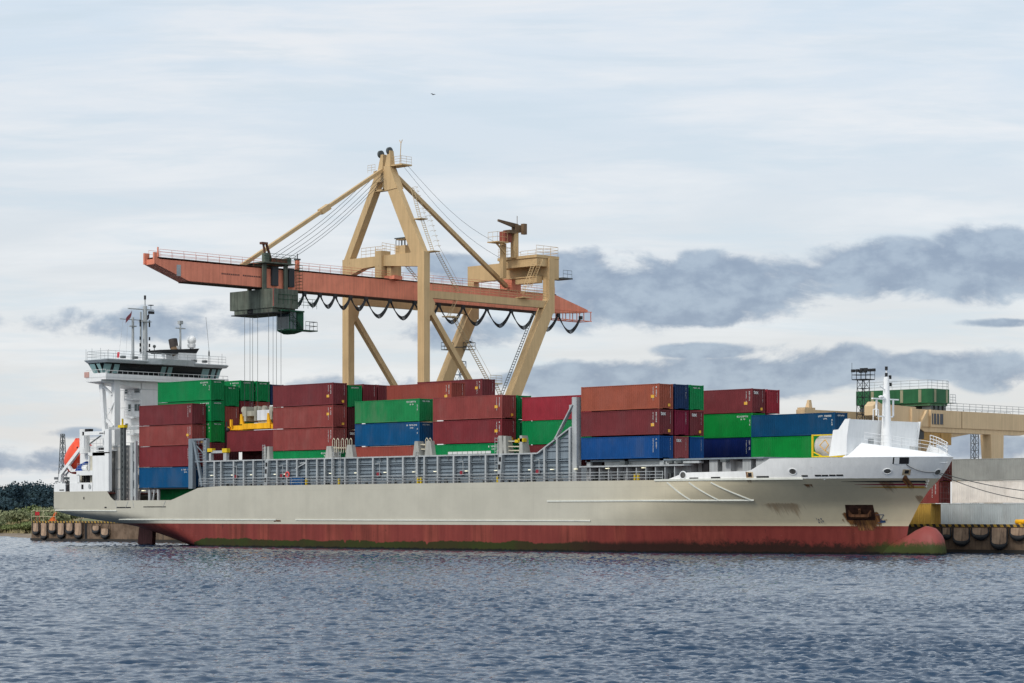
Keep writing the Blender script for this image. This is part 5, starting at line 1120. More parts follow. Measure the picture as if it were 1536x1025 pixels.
tr2 = MB(); tr2.rail([(-76.2, -7.3, 39.15), (-76.2, -1.7, 39.15)], 1.1, 3, 1.2, .03); tr2.rail([(-76.1, -1.6, 35.4), (-76.1, -.5, 35.4), (-77.6, -.5, 35.4)], 3.6, 8, .6, .025); tr2.rail([(-74.7, -2.3, 32.9), (-74.7, .9, 32.9)], 1.3, 3, .9, .03); tr2.rail([(-74.7, -6.0, 33.3), (-74.7, -2.6, 33.3)], 1.3, 2, .8, .03)
build('trolley_railing', tr2, CGREEN2, CR)
for ya, yb in ((-5.0, -3.9), (-2.0, -1.0)): build('trolley_cabinet', MB().box(-77.55, -77.2, ya, yb, 36.0, 38.6), plain('cabinet_dark', (.03, .035, .04), .8), CR)
cbm = MB(); cbm.box(-77.6, -74.4, -5.6, -1.6, 32.3, 32.5).box(-77.4, -74.7, -2.6, -1.5, 29.9, 32.4).box(-77.4, -74.7, -4.0, -1.4, 29.75, 29.95).hull8([(-76.8, -3.3, 29.3), (-75.3, -3.3, 29.3), (-75.3, -2.6, 29.3), (-76.8, -2.6, 29.3)], [(-77.4, -4.0, 29.75), (-74.7, -4.0, 29.75), (-74.7, -1.4, 29.75), (-77.4, -1.4, 29.75)])
for y in (-4.0, -3.4, -2.8):
    cbm.box(-74.8, -74.7, y, y + .08, 29.9, 32.4).box(-77.4, -77.3, y, y + .08, 29.9, 32.4)
cbm.box(-74.8, -74.7, -4.0, -2.6, 31.0, 31.1).box(-76.2, -74.6, -1.4, 1.0, 29.8, 29.95); ca = build('operator_cab', cbm, CGREEN2, CR)
build('cab_glass', MB().box(-74.76, -74.74, -3.95, -2.7, 29.97, 32.3).box(-77.3, -74.85, -3.98, -3.95, 29.97, 32.3), plain('cab_glass', (.05, .07, .075), .08), ca)
build('cab_interior', MB().box(-76.6, -74.9, -3.4, -2.7, 30.0, 32.3), plain('cab_dark', (.015, .02, .02), .6), ca)
cst = MB(); cst.ladder((-74.5, -4.6, 32.6), (-74.5, -2.0, 29.9), .6, (1, 0, 0), .3, .05); cst.rail([(-74.6, -1.2, 29.95), (-74.6, .9, 29.95), (-76.2, .9, 29.95)], 1.15, 2, .8, .035); build('cab_stair', cst, plain('cab_stair_dark', (.02, .03, .028), .6), ca)
for u, yy in ((367, -6.7), (375, -6.0), (379, -5.7), (386.5, -6.6), (403, -6.7), (409.6, -6.0), (414.7, -5.7), (421.5, -6.6)):
    a, b = at_y(u, 478, yy), at_y(u, 615, yy); build('lifting_rope', MB().tube((a[0], yy, 32.4), (b[0], yy, 18.9), .035, 4), STEEL, CR)

# ------------------------------------------------------------------ rail gantry on the right
GX, GF = 9.7, -.5
GN = thing('rail_gantry', 'broad tan rail gantry with a green machinery house behind the bow', 'gantry', (4.6, 40, ZQ))
for x1, top in ((GX, 17.2), (GF, 17.2)):
    g = MB(); x0 = x1 - 1.3
    g.prism([(14.8, 16.2), (17, 15.1), (60.5, 15.1), (60.5, 17.2), (14.8, 17.2)], 0, x0, x1); build('girder', g, TAN2, GN)
    g = MB(); g.prism([(24, 15.1), (25.5, 14.5), (46.5, 14.5), (51, 15.1)], 0, x0 + .15, x1 - .15); build('girder_flange', g, TAN2, GN)
    lg_ = MB(); lg_.hull8([(x0 + .2, 40.2, ZQ), (x1 - .05, 40.2, ZQ), (x1 - .05, 42.4, ZQ), (x0 + .2, 42.4, ZQ)], [(x0 - .3, 39.7, 14.5), (x1, 39.7, 14.5), (x1, 42.6, 14.5), (x0 - .3, 42.6, 14.5)]); build('leg', lg_, TAN2, GN)
    rg_ = MB(); rg_.rail([(x1 - .05, y, 17.2) for y in np.linspace(29.5, 60, 12)], .95, 3, 1.4, .028); build('girder_railing', rg_, LGREY, GN)
up_ = MB(); up_.prism([(14.8, 17.2), (23.5, 17.2), (23.5, 17.42), (16.4, 17.6), (15.75, 17.85), (15.5, 17.85), (14.8, 17.3)], 0, GX - 1.3, GX); build('girder_end_plate', up_, TAN2, GN)
up_ = MB(); up_.box(GF - 1.2, GF, 14.9, 16.9, 17.2, 17.45).hull8([(GF - .8, 15.9, 17.4), (GF - .2, 15.9, 17.4), (GF - .2, 16.6, 17.4), (GF - .8, 16.6, 17.4)], [(GF - .6, 16.1, 18.4), (GF - .3, 16.1, 18.4), (GF - .3, 16.5, 18.4), (GF - .6, 16.5, 18.4)]); build('end_stop', up_, TAN2, GN)
bk = MB(); bk.bar((GX + .1, 25.5, 17.0), (GX + .1, 23.2, 14.2), .5, .35).box(GX, GX + .25, 22.3, 22.7, 13.4, 17.2).box(GX, GX + .3, 26.2, 26.4, 15.1, 17.2); build('girder_bracket', bk, TAN2, GN)
build('girder_seam', MB().box(GX, GX + .012, 22.8, 22.9, 15.1, 17.2).box(GX, GX + .012, 33.2, 33.3, 15.1, 17.2), RUSTY, GN)
gwm = MB(); gwm.box(GX, GX + .06, 26.4, 29.2, 15.45, 16.75); gw2 = build('girder_window', gwm, plain('barred_window', (.03, .035, .05), .3), GN)
gb = MB()
for y in (26.35, 27.0, 27.65, 28.3, 29.15): gb.box(GX + .06, GX + .1, y, y + .09, 15.4, 16.8)
build('window_bar', gb, TAN2, gw2)
gc = MB(); gc.box(7.6, 9.4, 23.2, 25.6, 13.6, 14.9).tube((8.5, 23, 14.2), (8.5, 25.8, 14.0), .45, 10).box(7.5, 9.5, 23.4, 24.2, 13.9, 15.1); build('hanging_winch', gc, plain('winch_black', (.02, .022, .022), .5), GN)
mhs = MB(); rsx = [(-1.3, 26.3), (9.4, 26.3), (9.85, 26.75), (9.85, 30.3), (9.4, 30.7), (-1.3, 30.7)]
mhs.prism(rsx, 2, 18.05, 19.8); build('machinery_house', mhs, HGREEN, GN)
mhb = MB(); mhb.box(-1.0, 9.5, 26.6, 30.4, 17.75, 18.05); build('house_base', mhb, paint('house_base_green', A(84, 120, 88), .6, .15, .1, rust=.3), GN)
mhd = MB()
for y in (26.9, 27.8, 28.7, 29.6): mhd.box(8.2, 9.5, y, y + .5, 17.2, 17.75)
for x in (-1, 1.5, 4, 6.3): mhd.box(x, x + .9, 26.7, 30.3, 17.2, 17.75)
build('house_wheels', mhd, DGREY, GN)
LV = paint('louvre_beige', A(140, 138, 112), .6)
for x in (5.4, 8.1, 1.0): build('house_louvre', MB().box(x, x + .42, 26.26, 26.3, 18.15, 19.7), LV, GN)
for y in (27.1, 29.6): build('house_louvre', MB().box(9.85, 9.88, y, y + .4, 18.15, 19.7), LV, GN)
hrl = MB(); hrl.rail([(-1.2, 26.4, 19.8), (9.4, 26.4, 19.8), (9.7, 26.8, 19.8), (9.7, 30.3, 19.8), (9.3, 30.6, 19.8)], 1.05, 3, 1.3, .028); hrl.rail([(9.9, 30.4, 18.2), (9.9, 31.6, 18.2)], 1.0, 3, .8, .03); hrl.box(9.3, 10, 30.7, 31.7, 18.1, 18.2); build('house_railing', hrl, LGREY, GN)
tn = MB(); p, q = at_x(1382, 646, 3.0), at_x(1427, 668, 3.0); tn.box(2.0, 3.0, p[1], q[1], q[2], p[2] + .1); tn.box(1.8, 3.2, p[1] - .1, q[1] + .1, p[2] + .1, p[2] + .3)
for f in (.3, .62): y = p[1] + (q[1] - p[1]) * f; tn.box(2.9, 3.1, y, y + .25, q[2], p[2] + .6)
build('lower_cabin', tn, paint('cabin_ochre', A(196, 160, 104), .6, .1, .1, rust=.3), GN)

# ------------------------------------------------------------------ quay, its fenders and things standing on it
QY = 14.3
def conc(name, col, dark):
    m = bpy.data.materials.new(name); m.use_nodes = True; t = NT(m.node_tree); bs = t.n['Principled BSDF']; v = t.node('ShaderNodeTexCoord').outputs['Object']
    a = t.noise(v, .5, 7, .65); b = t.noise(t.vm('MULTIPLY', v, (1, 1, .15)), 1.2, 5, .7)
    c = t.mix(t.rng(a, .35, .65), col, dark); c = t.mix(t.m('MULTIPLY', t.rng(b, .5, .7), .7), c, (.05, .035, .025)); 
    t.l.new(c, bs.inputs['Base Color']); bs.inputs['Roughness'].default_value = .85; return m
QC = conc('quay_wall_concrete', A(118, 98, 80), A(84, 66, 50)); QT = conc('quay_pavement', (.25, .24, .22), (.18, .17, .16))
qm = MB(); qm.box(-163.4, 320, QY, 40, -6, 3.1); quay = build('quay', qm, QC); tag(quay, kind='structure')
qb = MB(); qb.box(-163.2, 320, QY + .25, 900, 2.6, 3.104); pv = build('yard_pavement', qb, QT); tag(pv, kind='structure')
def kerb_mat():
    m = bpy.data.materials.new('striped_kerb'); m.use_nodes = True; t = NT(m.node_tree); bs = t.n['Principled BSDF']; v = t.node('ShaderNodeTexCoord').outputs['Object']
    sp = t.node('ShaderNodeSeparateXYZ'); t.l.new(v, sp.inputs[0]); s = t.m('FRACT', t.m('MULTIPLY', t.m('ADD', sp.outputs[0], t.m('MULTIPLY', sp.outputs[2], .6)), 1.15))
    n = t.noise(v, 2, 4, .6); c = t.mix(t.m('GREATER_THAN', s, .5), A(165, 132, 48), (.02, .02, .02)); c = t.mix(t.m('MULTIPLY', t.rng(n, .45, .7), .6), c, (.12, .08, .05))
    t.l.new(c, bs.inputs['Base Color']); bs.inputs['Roughness'].default_value = .7; return m
kb = MB(); kb.box(-163.3, 320, QY - .12, QY + .28, 3.0, 3.32); tag(build('quay_kerb', kb, kerb_mat()), kind='structure')
lw = MB(); lw.box(-163.4, 320, QY - .25, QY - .002, -1, .42); tag(build('quay_footing', lw, plain('quay_footing_dark', (.03, .025, .02), .8)), kind='structure')
qj = MB()
for u in (129,): x = at_y(u, 800, QY)[0]; qj.box(x - .35, x + .35, QY - .06, QY - .004, .3, 3.0)
for x in (23.2,): pass
tag(build('quay_joint', qj, DARK), kind='structure')
pm = conc('fender_worn_face', A(180, 152, 126), A(140, 114, 94))
def fender(u0, u1, vt, vb, lab, dx=0):
    y = QY - .28; a, b = at_y(u0, vt, y), at_y(u1, vb, y); x0, x1, zt, zb = a[0], b[0], a[2], b[2]
    t = thing('fender_tyre', lab, 'fender', ((x0 + x1) / 2, QY, zb), 'tyre fenders hung along the quay wall')
    cx, r = (x0 + x1) / 2, (x1 - x0) / 2; tyre = MB()
    pts = [(x0, zt)] + [(cx - r * math.cos(math.pi * k / 10), zb + r * .62 - r * .62 * math.sin(math.pi * k / 10)) for k in range(11)] + [(x1, zt)]
    for k, (p, q) in enumerate(zip(pts, pts[1:])):
        w0 = .08 + .24 * math.sin(math.pi * max(0, min(1, (k - .5) / 11))) ** 2; w1 = .08 + .24 * math.sin(math.pi * max(0, min(1, (k + .5) / 11))) ** 2
        tyre.tube((p[0], y - .12, p[1]), (q[0], y - .12, q[1]), w0, 8, w1)
    build('tyre', tyre, BLACK, t)
    fc_ = MB(); fc_.prism([(p[0] * .94 + cx * .06, p[1]) for p in pts], 1, y - .1, y + .27); build('worn_face', fc_, pm, t)
    chn = MB(); chn.tube((x0 + .05, y - .2, zt - .05), (x0 + .05, QY - .14, 3.05), .05, 4).tube((x1 - .05, y - .2, zt - .05), (x1 - .05, QY - .14, 3.05), .05, 4); build('chain', chn, DARK, t)
FL = [(50, 58.8, 785, 800.5), (61.8, 71, 785, 807), (73.7, 84, 785, 799), (87, 97, 785, 805.5), (99.8, 110, 785, 799.5), (112.5, 123.5, 785, 806), (139, 149.5, 789, 799), (152, 163.5, 793, 806)]
FN = ['first', 'second', 'third', 'fourth', 'fifth', 'sixth', 'seventh', 'eighth']
for i, (a, b, c, d) in enumerate(FL): fender(a, b, c, d, f'worn tyre fender under the stern, {FN[i]} along the wall from the free quay end')
FR = [(1414, 1427, 792, 806), (1430.5, 1455, 792, 816), (1458.5, 1484, 792, 807), (1487.5, 1511.5, 792, 821), (1516, 1540, 792, 808)]
for i, (a, b, c, d) in enumerate(FR): fender(a, b, c, d, f'broad worn tyre fender on the quay ahead of the bow, {FN[i]} counting from the bulb')
qf = MB(); xa, xb = at_y(47, 780, 15)[0], at_y(83, 780, 15)[0]
qf.rail([(xa, 15, 3.1), (xb, 15, 3.1)], 1.9, 2, 2.9, .035); single('quay_railing', qf, paint('pale_rail_paint', A(190, 180, 150), .6), 'pale yellow pipe railing on the free end of the quay below the stern', 'railing', (xa, 15, 3.1))
a = at_y(56.5, 772, 15.2); sg = MB().box(a[0] - .6, a[0] + .6, 15.1, 15.16, 4.25, 4.85); sg.tube((a[0] - .5, 15.2, 3.1), (a[0] - .5, 15.2, 4.2), .04, 5).tube((a[0] + .5, 15.2, 3.1), (a[0] + .5, 15.2, 4.2), .04, 5)
single('warning_sign', sg, paint('sign_red', A(160, 40, 45), .6), 'red warning sign board on the railing at the free quay end', 'sign', (a[0], 15.2, 3.1))
a = at_y(79, 777, 15.6); og = MB(); og.hull8([(a[0] - .9, 15.2, 3.1), (a[0] + .8, 15.2, 3.1), (a[0] + .8, 16, 3.1), (a[0] - .9, 16, 3.1)], [(a[0] - .1, 15.4, 3.9), (a[0] + .4, 15.4, 3.9), (a[0] + .4, 15.8, 3.9), (a[0] - .1, 15.8, 3.9)]); og.bar((a[0] + .2, 15.6, 3.8), (a[0] + .9, 15.6, 4.7), .3)
single('mooring_hook', og, paint('hook_orange', A(190, 90, 40), .6, .2), 'orange mooring hook on the quay beneath the ship stern', 'mooring hook', (a[0], 15.6, 3.1))
a = at_y(1531, 788, 14.9); bo = MB(); bo.tube((a[0], 14.9, 3.1), (a[0], 14.9, 3.6), .28, 10, .24).tube((a[0] - .6, 14.9, 3.6), (a[0] + .6, 14.9, 3.6), .28, 10)
single('mooring_bollard', bo, YELLOW, 'yellow mooring bollard on the quay edge at the right', 'bollard', (a[0], 14.9, 3.1))
# containers in the yard
YC = 18.5; GQ = 'containers stacked on the quay'
def qc(x, row, zt, c, lab, H=STD, mk=None, seed=0, L=12.192): return container(x, YC + 2.6 * row, zt, c, lab, H, mk, L, GQ, seed)
qc(15.35, 0, 5.72, 'yellow', 'ochre-yellow container at the bottom of the quay stack behind the stem')
qc(16.4, 0, 8.33, 'brown', 'brick-red container with its barred door end showing behind the stem', mk='v', seed=11)
qc(16.6, 0, 10.94, 'maroon', 'dark red container topmost behind the stem, partly behind the anchor-side bow', mk='v', seed=12)
qc(17.5, 1, 10.9, 'yellow', 'sliver of a yellow container beside the grey one at the top of the quay stack')
qc(28.9, 0, 5.74, 'lgrey', 'pale blue-grey container at the bottom of the quay stack right of the bow', mk='v', seed=13)
qc(30.45, 0, 8.33, 'white', 'stained white container in the middle of the quay stack right of the bow')
qc(30.45, 0, 10.92, 'qgrey', 'dull grey container on top of the stained white one')
qc(35.3, 0, 5.74, 'slate', 'slate-blue short container cut off by the right edge of the photo', L=6.058)
qs = MB(); qs.box(18.3, 30.4, YC - .05, YC + .1, 5.76, 5.98)
# door bars on the two red ends
def doors(x, z0, H, lab):
    o = [q for q in bpy.data.objects if q.get('label') == lab][0]; mb = MB()
    for y in (.35, .95, 1.5, 2.1): mb.tube((x + .03, YC + y, z0 + .15), (x + .03, YC + y, z0 + H - .15), .03, 5)
    for z in (.5, 1.2, 1.9): mb.box(x + .01, x + .05, YC + .2, YC + 2.25, z0 + z, z0 + z + .06)
    build('door_bar', mb, paint('door_bar_grey', A(120, 80, 78), .6), o)
doors(16.4, 5.74, STD, 'brick-red container with its barred door end showing behind the stem'); doors(16.6, 8.35, STD, 'dark red container topmost behind the stem, partly behind the anchor-side bow')

# mooring lines
def line(name, a, b, sag, lab):
    a, b = Vector(a), Vector(b); mb = MB(); mb.path([a.lerp(b, t) - Vector((0, 0, sag * 4 * t * (1 - t))) for t in np.linspace(0, 1, 20)], .045, 5)
    single(name, mb, ROPE, lab, 'rope', tuple(b), 'mooring lines from the bow')
x, z = hp(1407, 708.5); s0 = (x, hy(x, z, .1), z)
line('mooring_line', s0, at_y(1600, 741, 14.9), .5, 'upper of the two mooring lines running from the bow fairlead to the right')
line('mooring_line', (s0[0], s0[1], s0[2] - .12), at_y(1600, 752, 14.9), .9, 'lower of the two mooring lines running from the bow fairlead to the right')
x, z = hp(1360, 697); mb = MB(); mb.path([Vector((x, hy(x, z, .06), z)).lerp(Vector(s0), t) - Vector((0, .25 * math.sin(math.pi * t), .65 * 4 * t * (1 - t) * .5)) for t in np.linspace(0, 1, 12)], .04, 5)
single('mooring_line', mb, ROPE, 'slack rope along the white bow from the square port to the fairlead', 'rope', s0, 'mooring lines from the bow')

# ------------------------------------------------------------------ lattice masts
def lattice(name, lab, cat, base, h, w0, w1, mat, seg=1.2, r=.05, extra=None):
    mb = MB(); bx_, by_, bz_ = base; n = max(2, int(h / seg)); C = lambda k: [(bx_ + i * (w0 + (w1 - w0) * k / n) / 2, by_ + j * (w0 + (w1 - w0) * k / n) / 2, bz_ + h * k / n) for i, j in ((-1, -1), (1, -1), (1, 1), (-1, 1))]
    for k in range(n):
        a, b = C(k), C(k + 1)
        for i in range(4):
            mb.tube(a[i], b[i], r, 4); mb.tube(a[i], b[(i + 1) % 4], r * .6, 4); mb.tube(b[i], b[(i + 1) % 4], r * .6, 4)
    t = thing(name, lab, cat, base); build('lattice', mb, mat, t); return t, bz_ + h
IRON = paint('dark_iron', (.03, .032, .036), .6, .2, 0, rust=.3); IRON2 = paint('grey_iron', (.12, .13, .14), .6, .2, 0)
p = at_y(1295, 780, 20.5)
LM, zt = lattice('floodlight_mast', 'dark lattice floodlight mast with a railed lamp platform behind the breakwater', 'light mast', (p[0], 20.5, ZQ), 17.7, 1.5, 1.05, IRON, 1.0, .055)
pm_ = MB(); pm_.box(p[0] - 1.05, p[0] + 1.05, 19.6, 21.4, zt, zt + .1); pm_.rail([(p[0] - 1.05, 19.6, zt + .1), (p[0] + 1.05, 19.6, zt + .1), (p[0] + 1.05, 21.4, zt + .1), (p[0] - 1.05, 21.4, zt + .1), (p[0] - 1.05, 19.6, zt + .1)], 1.05, 2, .8, .035)
build('lamp_platform', pm_, IRON, LM)
for dx in (-.95, -.3, .35, .95):
    for y in (19.7, 21.3): build('floodlight', MB().box(p[0] + dx - .2, p[0] + dx + .2, y - .15, y + .15, zt + .95 + .1 * (dx > 0), zt + 1.3 + .1 * (dx > 0)), BLACK, LM)
build('lightning_rod', MB().tube((p[0] - 1.05, 19.6, zt), (p[0] - 1.05, 19.6, zt + 2.1), .03, 4), IRON, LM)
p = at_d(94, 771, 600); lattice('lattice_tower', 'slim grey lattice tower rising behind the ship stern at the left', 'tower', (p[0], p[1], 3.5), 20.8, 2.2, .7, IRON2, 1.6, .12); pL = p
t_ = [q for q in bpy.data.objects if q.get('category') == 'tower'][-1]; build('gallery', MB().box(p[0] - 1.5, p[0] + 1.5, p[1] - 1.5, p[1] + 1.5, 13.0, 13.6), IRON2, t_)
p = at_d(1462, 771, 560); lattice('lattice_tower', 'thin grey lattice tower under the tan gantry girder at the right', 'tower', (p[0], p[1], ZQ), 22.5, 1.3, 1.3, IRON2, 1.6, .11)
t_ = [q for q in bpy.data.objects if q.get('category') == 'tower'][-1]; build('gallery', MB().box(p[0] - 1.1, p[0] + 1.1, p[1] - 1.1, p[1] + 1.1, 13.6, 13.9), IRON2, t_)
p = at_d(690, 771, 430); lattice('lattice_tower', 'blue-grey lattice tower seen between the raked crane legs', 'tower', (p[0], p[1], ZQ), 28.5, 1.9, 1.5, paint('blue_iron', (.10, .13, .17), .6, .2, 0), 2.2, .09)

# a bird far up
p = at_d(650, 142, 420); bd = MB(); bd.ball(p, .26, .10, .09, 8, 6)
for s_ in (-1, 1): bd.add([(p[0] - .1, p[1], p[2]), (p[0] + .12, p[1], p[2]), (p[0] + .05, p[1] + s_ * .35, p[2] + .16), (p[0] - .12, p[1] + s_ * .62, p[2] + .05), (p[0] - .16, p[1] + s_ * .3, p[2] + .12)], [(0, 1, 2, 3, 4)])
bd.add([(p[0] - .22, p[1] - .04, p[2]), (p[0] - .22, p[1] + .04, p[2]), (p[0] - .42, p[1] + .09, p[2]), (p[0] - .42, p[1] - .09, p[2])], [(0, 1, 2, 3)])
single('bird', bd, plain('bird_dark', (.03, .03, .035), .8), 'tiny dark gull flying high above the crane', 'bird', p)

# ------------------------------------------------------------------ left shore
def land_h(x, y):
    # distance inland from the shoreline polyline
    sx_ = [-420, -320, -229, -192, -163.5]; sy_ = [130, 92, 51.5, 33.4, 17]
    d = y - np.interp(x, sx_, sy_)
    n = .35 * math.sin(x * .13 + y * .07) + .3 * math.sin(y * .21 - x * .05)
    if d < 0: return max(-2.0, d * .25)
    return float(np.interp(d, [0, 6, 14, 45, 80, 400], [.0, .6, 1.3, 3.6, 4.3, 4.6])) + n * min(1, d / 12)
def shore_mat():
    m = bpy.data.materials.new('shore_soil'); m.use_nodes = True; t = NT(m.node_tree); bs = t.n['Principled BSDF']; v = t.node('ShaderNodeTexCoord').outputs['Object']
    sp = t.node('ShaderNodeSeparateXYZ'); t.l.new(v, sp.inputs[0]); a = t.noise(v, .06, 6, .65); b = t.noise(v, .6, 5, .7)
    c = t.mix(t.rng(a, .42, .58), A(98, 104, 68), A(132, 116, 88)); c = t.mix(t.m('MULTIPLY', t.rng(b, .4, .7), .5), c, A(80, 90, 54)); c = t.mix(t.rng(sp.outputs[2], .75, .35), c, A(120, 106, 90))
    t.l.new(c, bs.inputs['Base Color']); bs.inputs['Roughness'].default_value = .95; return m
SHORE = shore_mat()
lm = MB(); xs_ = np.linspace(-560, -163.6, 90); ys_ = np.concatenate([np.linspace(14, 150, 60), np.linspace(156, 700, 30)])
lm.grid([[(x, y, land_h(x, y)) for x in xs_] for y in ys_]); tag(build('shore_ground', lm, SHORE), kind='structure')
bgm = MB(); bgm.add([(-9000, 690, 2.9), (9000, 690, 2.9), (9000, 9000, 2.9), (-9000, 9000, 2.9)], [(0, 1, 2, 3)]); bgm.add([(-9000, 130, 2.5), (-555, 130, 2.5), (-555, 690, 2.9), (-9000, 690, 2.9)], [(0, 1, 2, 3)])
tag(build('far_land', bgm, SHORE), kind='structure')
def leaf_mat(name, c1, c2, sc=.5):
    m = bpy.data.materials.new(name); m.use_nodes = True; t = NT(m.node_tree); bs = t.n['Principled BSDF']; v = t.node('ShaderNodeTexCoord').outputs['Object']
    a = t.noise(v, sc, 5, .7); t.l.new(t.mix(t.rng(a, .35, .65), c1, c2), bs.inputs['Base Color']); bs.inputs['Roughness'].default_value = .8; bs.inputs['Specular IOR Level'].default_value = .15; return m
def leaves(mb, rng_, c, rx, ry, rz, n, s, clumps=9):
    cs = [np.array(c)]
    for _ in range(clumps):
        v = rng_.normal(size=3); v /= np.linalg.norm(v); v[2] = abs(v[2]) * .9 - .1; cs.append(np.array(c) + v * np.array((rx, ry, rz)) * rng_.uniform(.35, .75))
    for i in range(n):
        k = cs[rng_.integers(len(cs))]; v = rng_.normal(size=3); v /= np.linalg.norm(v); p = k + v * np.array((rx, ry, rz)) * .48 * rng_.uniform(.55, 1.05)
        a = rng_.normal(size=3); a /= np.linalg.norm(a); b = np.cross(a, v + .3 * rng_.normal(size=3)); b /= np.linalg.norm(b) + 1e-9; q = s * rng_.uniform(.6, 1.3)
        mb.add([p - a * q * .5, p + b * q * .32, p + a * q * .5, p - b * q * .32], [(0, 1, 2, 3)])
rg = np.random.default_rng(5)
LM1 = leaf_mat('willow_leaves', A(104, 112, 80), A(140, 142, 108)); LM2 = leaf_mat('bush_leaves', A(84, 96, 58), A(116, 124, 80)); LM3 = leaf_mat('dry_grass', A(124, 116, 80), A(152, 140, 106)); LM4 = leaf_mat('forest_leaves', A(30, 48, 58), A(58, 76, 80), .16)  # far wood: blue cast of skylight and distance is put into the leaf colour
BU = [(-14, 1, 505, 5.0, 4.0, 'w'), (4, 0, 560, 4.2, 4.2, 'w'), (18, 0, 580, 3.4, 2.8, 'b'), (30, 1, 540, 5.5, 3.6, 'w'), (44, 0, 545, 5.0, 4.0, 'b'), (56, 1, 560, 4.0, 3.4, 'w'), (68, 1, 525, 5.2, 4.6, 'w'), (80, 0, 520, 4.6, 4.4, 'w'),
      (14, 0, 505, 3.2, 1.4, 'b'), (28, 1, 502, 3.0, 1.6, 'b'), (42, 0, 492, 3.2, 2.4, 'b'), (100, 0, 530, 5.0, 4.6, 'w'), (-30, 0, 500, 4, 3, 'b'), (120, 1, 540, 5, 4.5, 'w')]
nb = 0
for (u, q, d, rx, h, k) in BU:
    p = at_d(u, 771, d); z = land_h(p[0], p[1]); t = thing('bush', '', 'bush', (p[0], p[1], z), 'bushes on the left shore'); nb += 1
    mb = MB(); leaves(mb, rg, (p[0], p[1], z + h * .52), rx * .8, rx * .8, h * .55, 1100, .55); build('foliage', mb, LM1 if k == 'w' else LM2, t)
    sb_ = MB()
    for j in range(4): sb_.tube((p[0], p[1], z - .2), (p[0] + rg.uniform(-1, 1), p[1] + rg.uniform(-1, 1), z + h * .6), .06, 4)
    build('stem', sb_, plain('bark', (.06, .045, .03), .9), t)
    t['label'] = {'w': 'pale grey-green willowy bush on the left shore, ', 'b': 'dark green low bush on the left shore, '}[k] + ['at the photo edge', 'second in from the photo edge', 'small, before the forest', 'broad, mid-bank', 'behind the quay end', 'small and high on the bank', 'beside the ship stern', 'just behind the ship stern', 'at the waterside near the photo edge', 'at the waterside mid-bank', 'at the waterside by the quay end', 'hidden behind the transom', 'outside the left edge', 'far behind the transom'][nb - 1]
gt = MB()
for i in range(9000):
    u = rg.uniform(-40, 110); d = rg.uniform(478, 620); p = at_d(u, 771, d); z = land_h(p[0], p[1])
    if z < .5: continue
    h = rg.uniform(.3, .95); a = rg.uniform(0, 6.28); dx, dy = .28 * math.cos(a), .28 * math.sin(a); gt.add([(p[0] - dx, p[1] - dy, z - .1), (p[0] + dx, p[1] + dy, z - .1), (p[0] + dx * .2 + rg.uniform(-.2, .2), p[1] + dy * .2, z + h)], [(0, 1, 2)])
tag(build('shore_grass', gt, LM3), 'rough grass covering the left river bank', kind='stuff')
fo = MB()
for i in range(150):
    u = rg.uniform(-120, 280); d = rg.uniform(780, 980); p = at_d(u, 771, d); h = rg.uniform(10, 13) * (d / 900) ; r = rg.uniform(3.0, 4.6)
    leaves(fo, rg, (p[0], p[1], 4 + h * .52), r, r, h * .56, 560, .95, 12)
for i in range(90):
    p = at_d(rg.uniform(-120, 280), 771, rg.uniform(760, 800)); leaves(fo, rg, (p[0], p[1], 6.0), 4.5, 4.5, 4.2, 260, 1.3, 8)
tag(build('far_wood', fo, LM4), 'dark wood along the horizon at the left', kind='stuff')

# ------------------------------------------------------------------ water: real waves from two summed wave spectra
def wave_tile(size, n, seed, lmin, lmax, height, wind):
    r = np.random.default_rng(seed); k = np.fft.fftfreq(n, size / n) * 2 * np.pi; kx, ky = np.meshgrid(k, k); K = np.hypot(kx, ky); K[0, 0] = 1
    ang = np.arctan2(ky, kx) - wind; sp = K ** -3.15 * np.exp(-(2 * np.pi / lmax / K) ** 4) * (np.cos(ang) ** 4 + .035); sp[(2 * np.pi / K) < lmin] = 0; sp[0, 0] = 0
    h = np.fft.ifft2((r.normal(size=(n, n)) + 1j * r.normal(size=(n, n))) * np.sqrt(sp)).real; return h / h.std() * height
def sample(t, size, x, y):
    n = t.shape[0]; fx = (x / size % 1) * n; fy = (y / size % 1) * n; i = fx.astype(int) % n; j = fy.astype(int) % n; a = fx - np.floor(fx); b = fy - np.floor(fy); i1 = (i + 1) % n; j1 = (j + 1) % n
    return t[j, i] * (1 - a) * (1 - b) + t[j, i1] * a * (1 - b) + t[j1, i] * (1 - a) * b + t[j1, i1] * a * b
T1 = wave_tile(37.0, 768, 3, .16, 1.15, .031, math.radians(128)); T2 = wave_tile(97.0, 768, 9, .45, 3.6, .036, math.radians(140)); T3 = wave_tile(211, 128, 4, 20, 90, 1.0, 1.2)
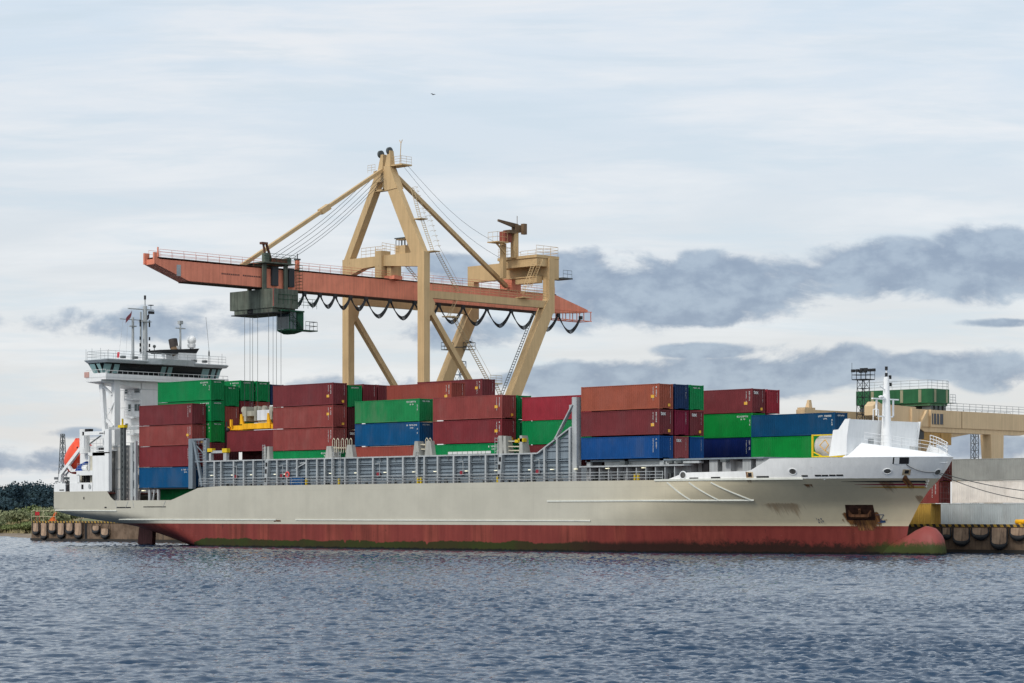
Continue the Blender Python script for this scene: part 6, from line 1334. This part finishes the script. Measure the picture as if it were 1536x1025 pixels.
az = np.linspace(-.36, .36, 860) ; rr_ = 40 * (480 / 40) ** (np.linspace(0, 1, 1700) ** .95)
AZ, RR = np.meshgrid(az, rr_); PX = CX + RR * (FWD.x + np.tan(AZ) * RGT.x); PY = CY + RR * (FWD.y + np.tan(AZ) * RGT.y)
gust = np.clip(.95 + .22 * sample(T3, 211, PX, PY), .45, 1.6)
PZ = (sample(T1, 37.0, PX, PY) * gust + sample(T2, 97.0, PX, PY) * .9)
nr, nc = PX.shape; vs = np.stack([PX, PY, PZ], -1).reshape(-1, 3)
me = bpy.data.meshes.new('water'); nv = nr * nc
ii = (np.arange(nr - 1)[:, None] * nc + np.arange(nc - 1)[None, :]).ravel(); quads = np.stack([ii, ii + 1, ii + nc + 1, ii + nc], -1)
ext = np.array([(-9000, -9000, -.45), (9000, -9000, -.45), (9000, 700, -.45), (-9000, 700, -.45)], float)
allv = np.concatenate([vs, ext]); allq = np.concatenate([quads, np.array([[nv, nv + 1, nv + 2, nv + 3]])])
me.vertices.add(len(allv)); me.vertices.foreach_set('co', allv.ravel()); me.loops.add(allq.size); me.loops.foreach_set('vertex_index', allq.ravel().astype(np.int32))
me.polygons.add(len(allq)); me.polygons.foreach_set('loop_start', np.arange(0, allq.size, 4, dtype=np.int32)); me.polygons.foreach_set('use_smooth', np.ones(len(allq), bool)); me.update(calc_edges=True)
def water_mat():
    m = bpy.data.materials.new('water'); m.use_nodes = True; t = NT(m.node_tree); bs = t.n['Principled BSDF']; v = t.node('ShaderNodeTexCoord').outputs['Object']
    bs.inputs['Base Color'].default_value = (.009, .036, .078, 1); bs.inputs['Roughness'].default_value = .05; bs.inputs['IOR'].default_value = 1.333
    b = t.node('ShaderNodeBump'); b.inputs['Strength'].default_value = .6; b.inputs['Distance'].default_value = .03
    t.l.new(t.noise(t.vm('MULTIPLY', v, (1, 1, .0)), 6.5, 4, .6), b.inputs['Height']); t.l.new(b.outputs[0], bs.inputs['Normal']); return m
me.materials.append(water_mat()); wo = bpy.data.objects.new('water', me); COL.objects.link(wo); tag(wo, kind='structure')
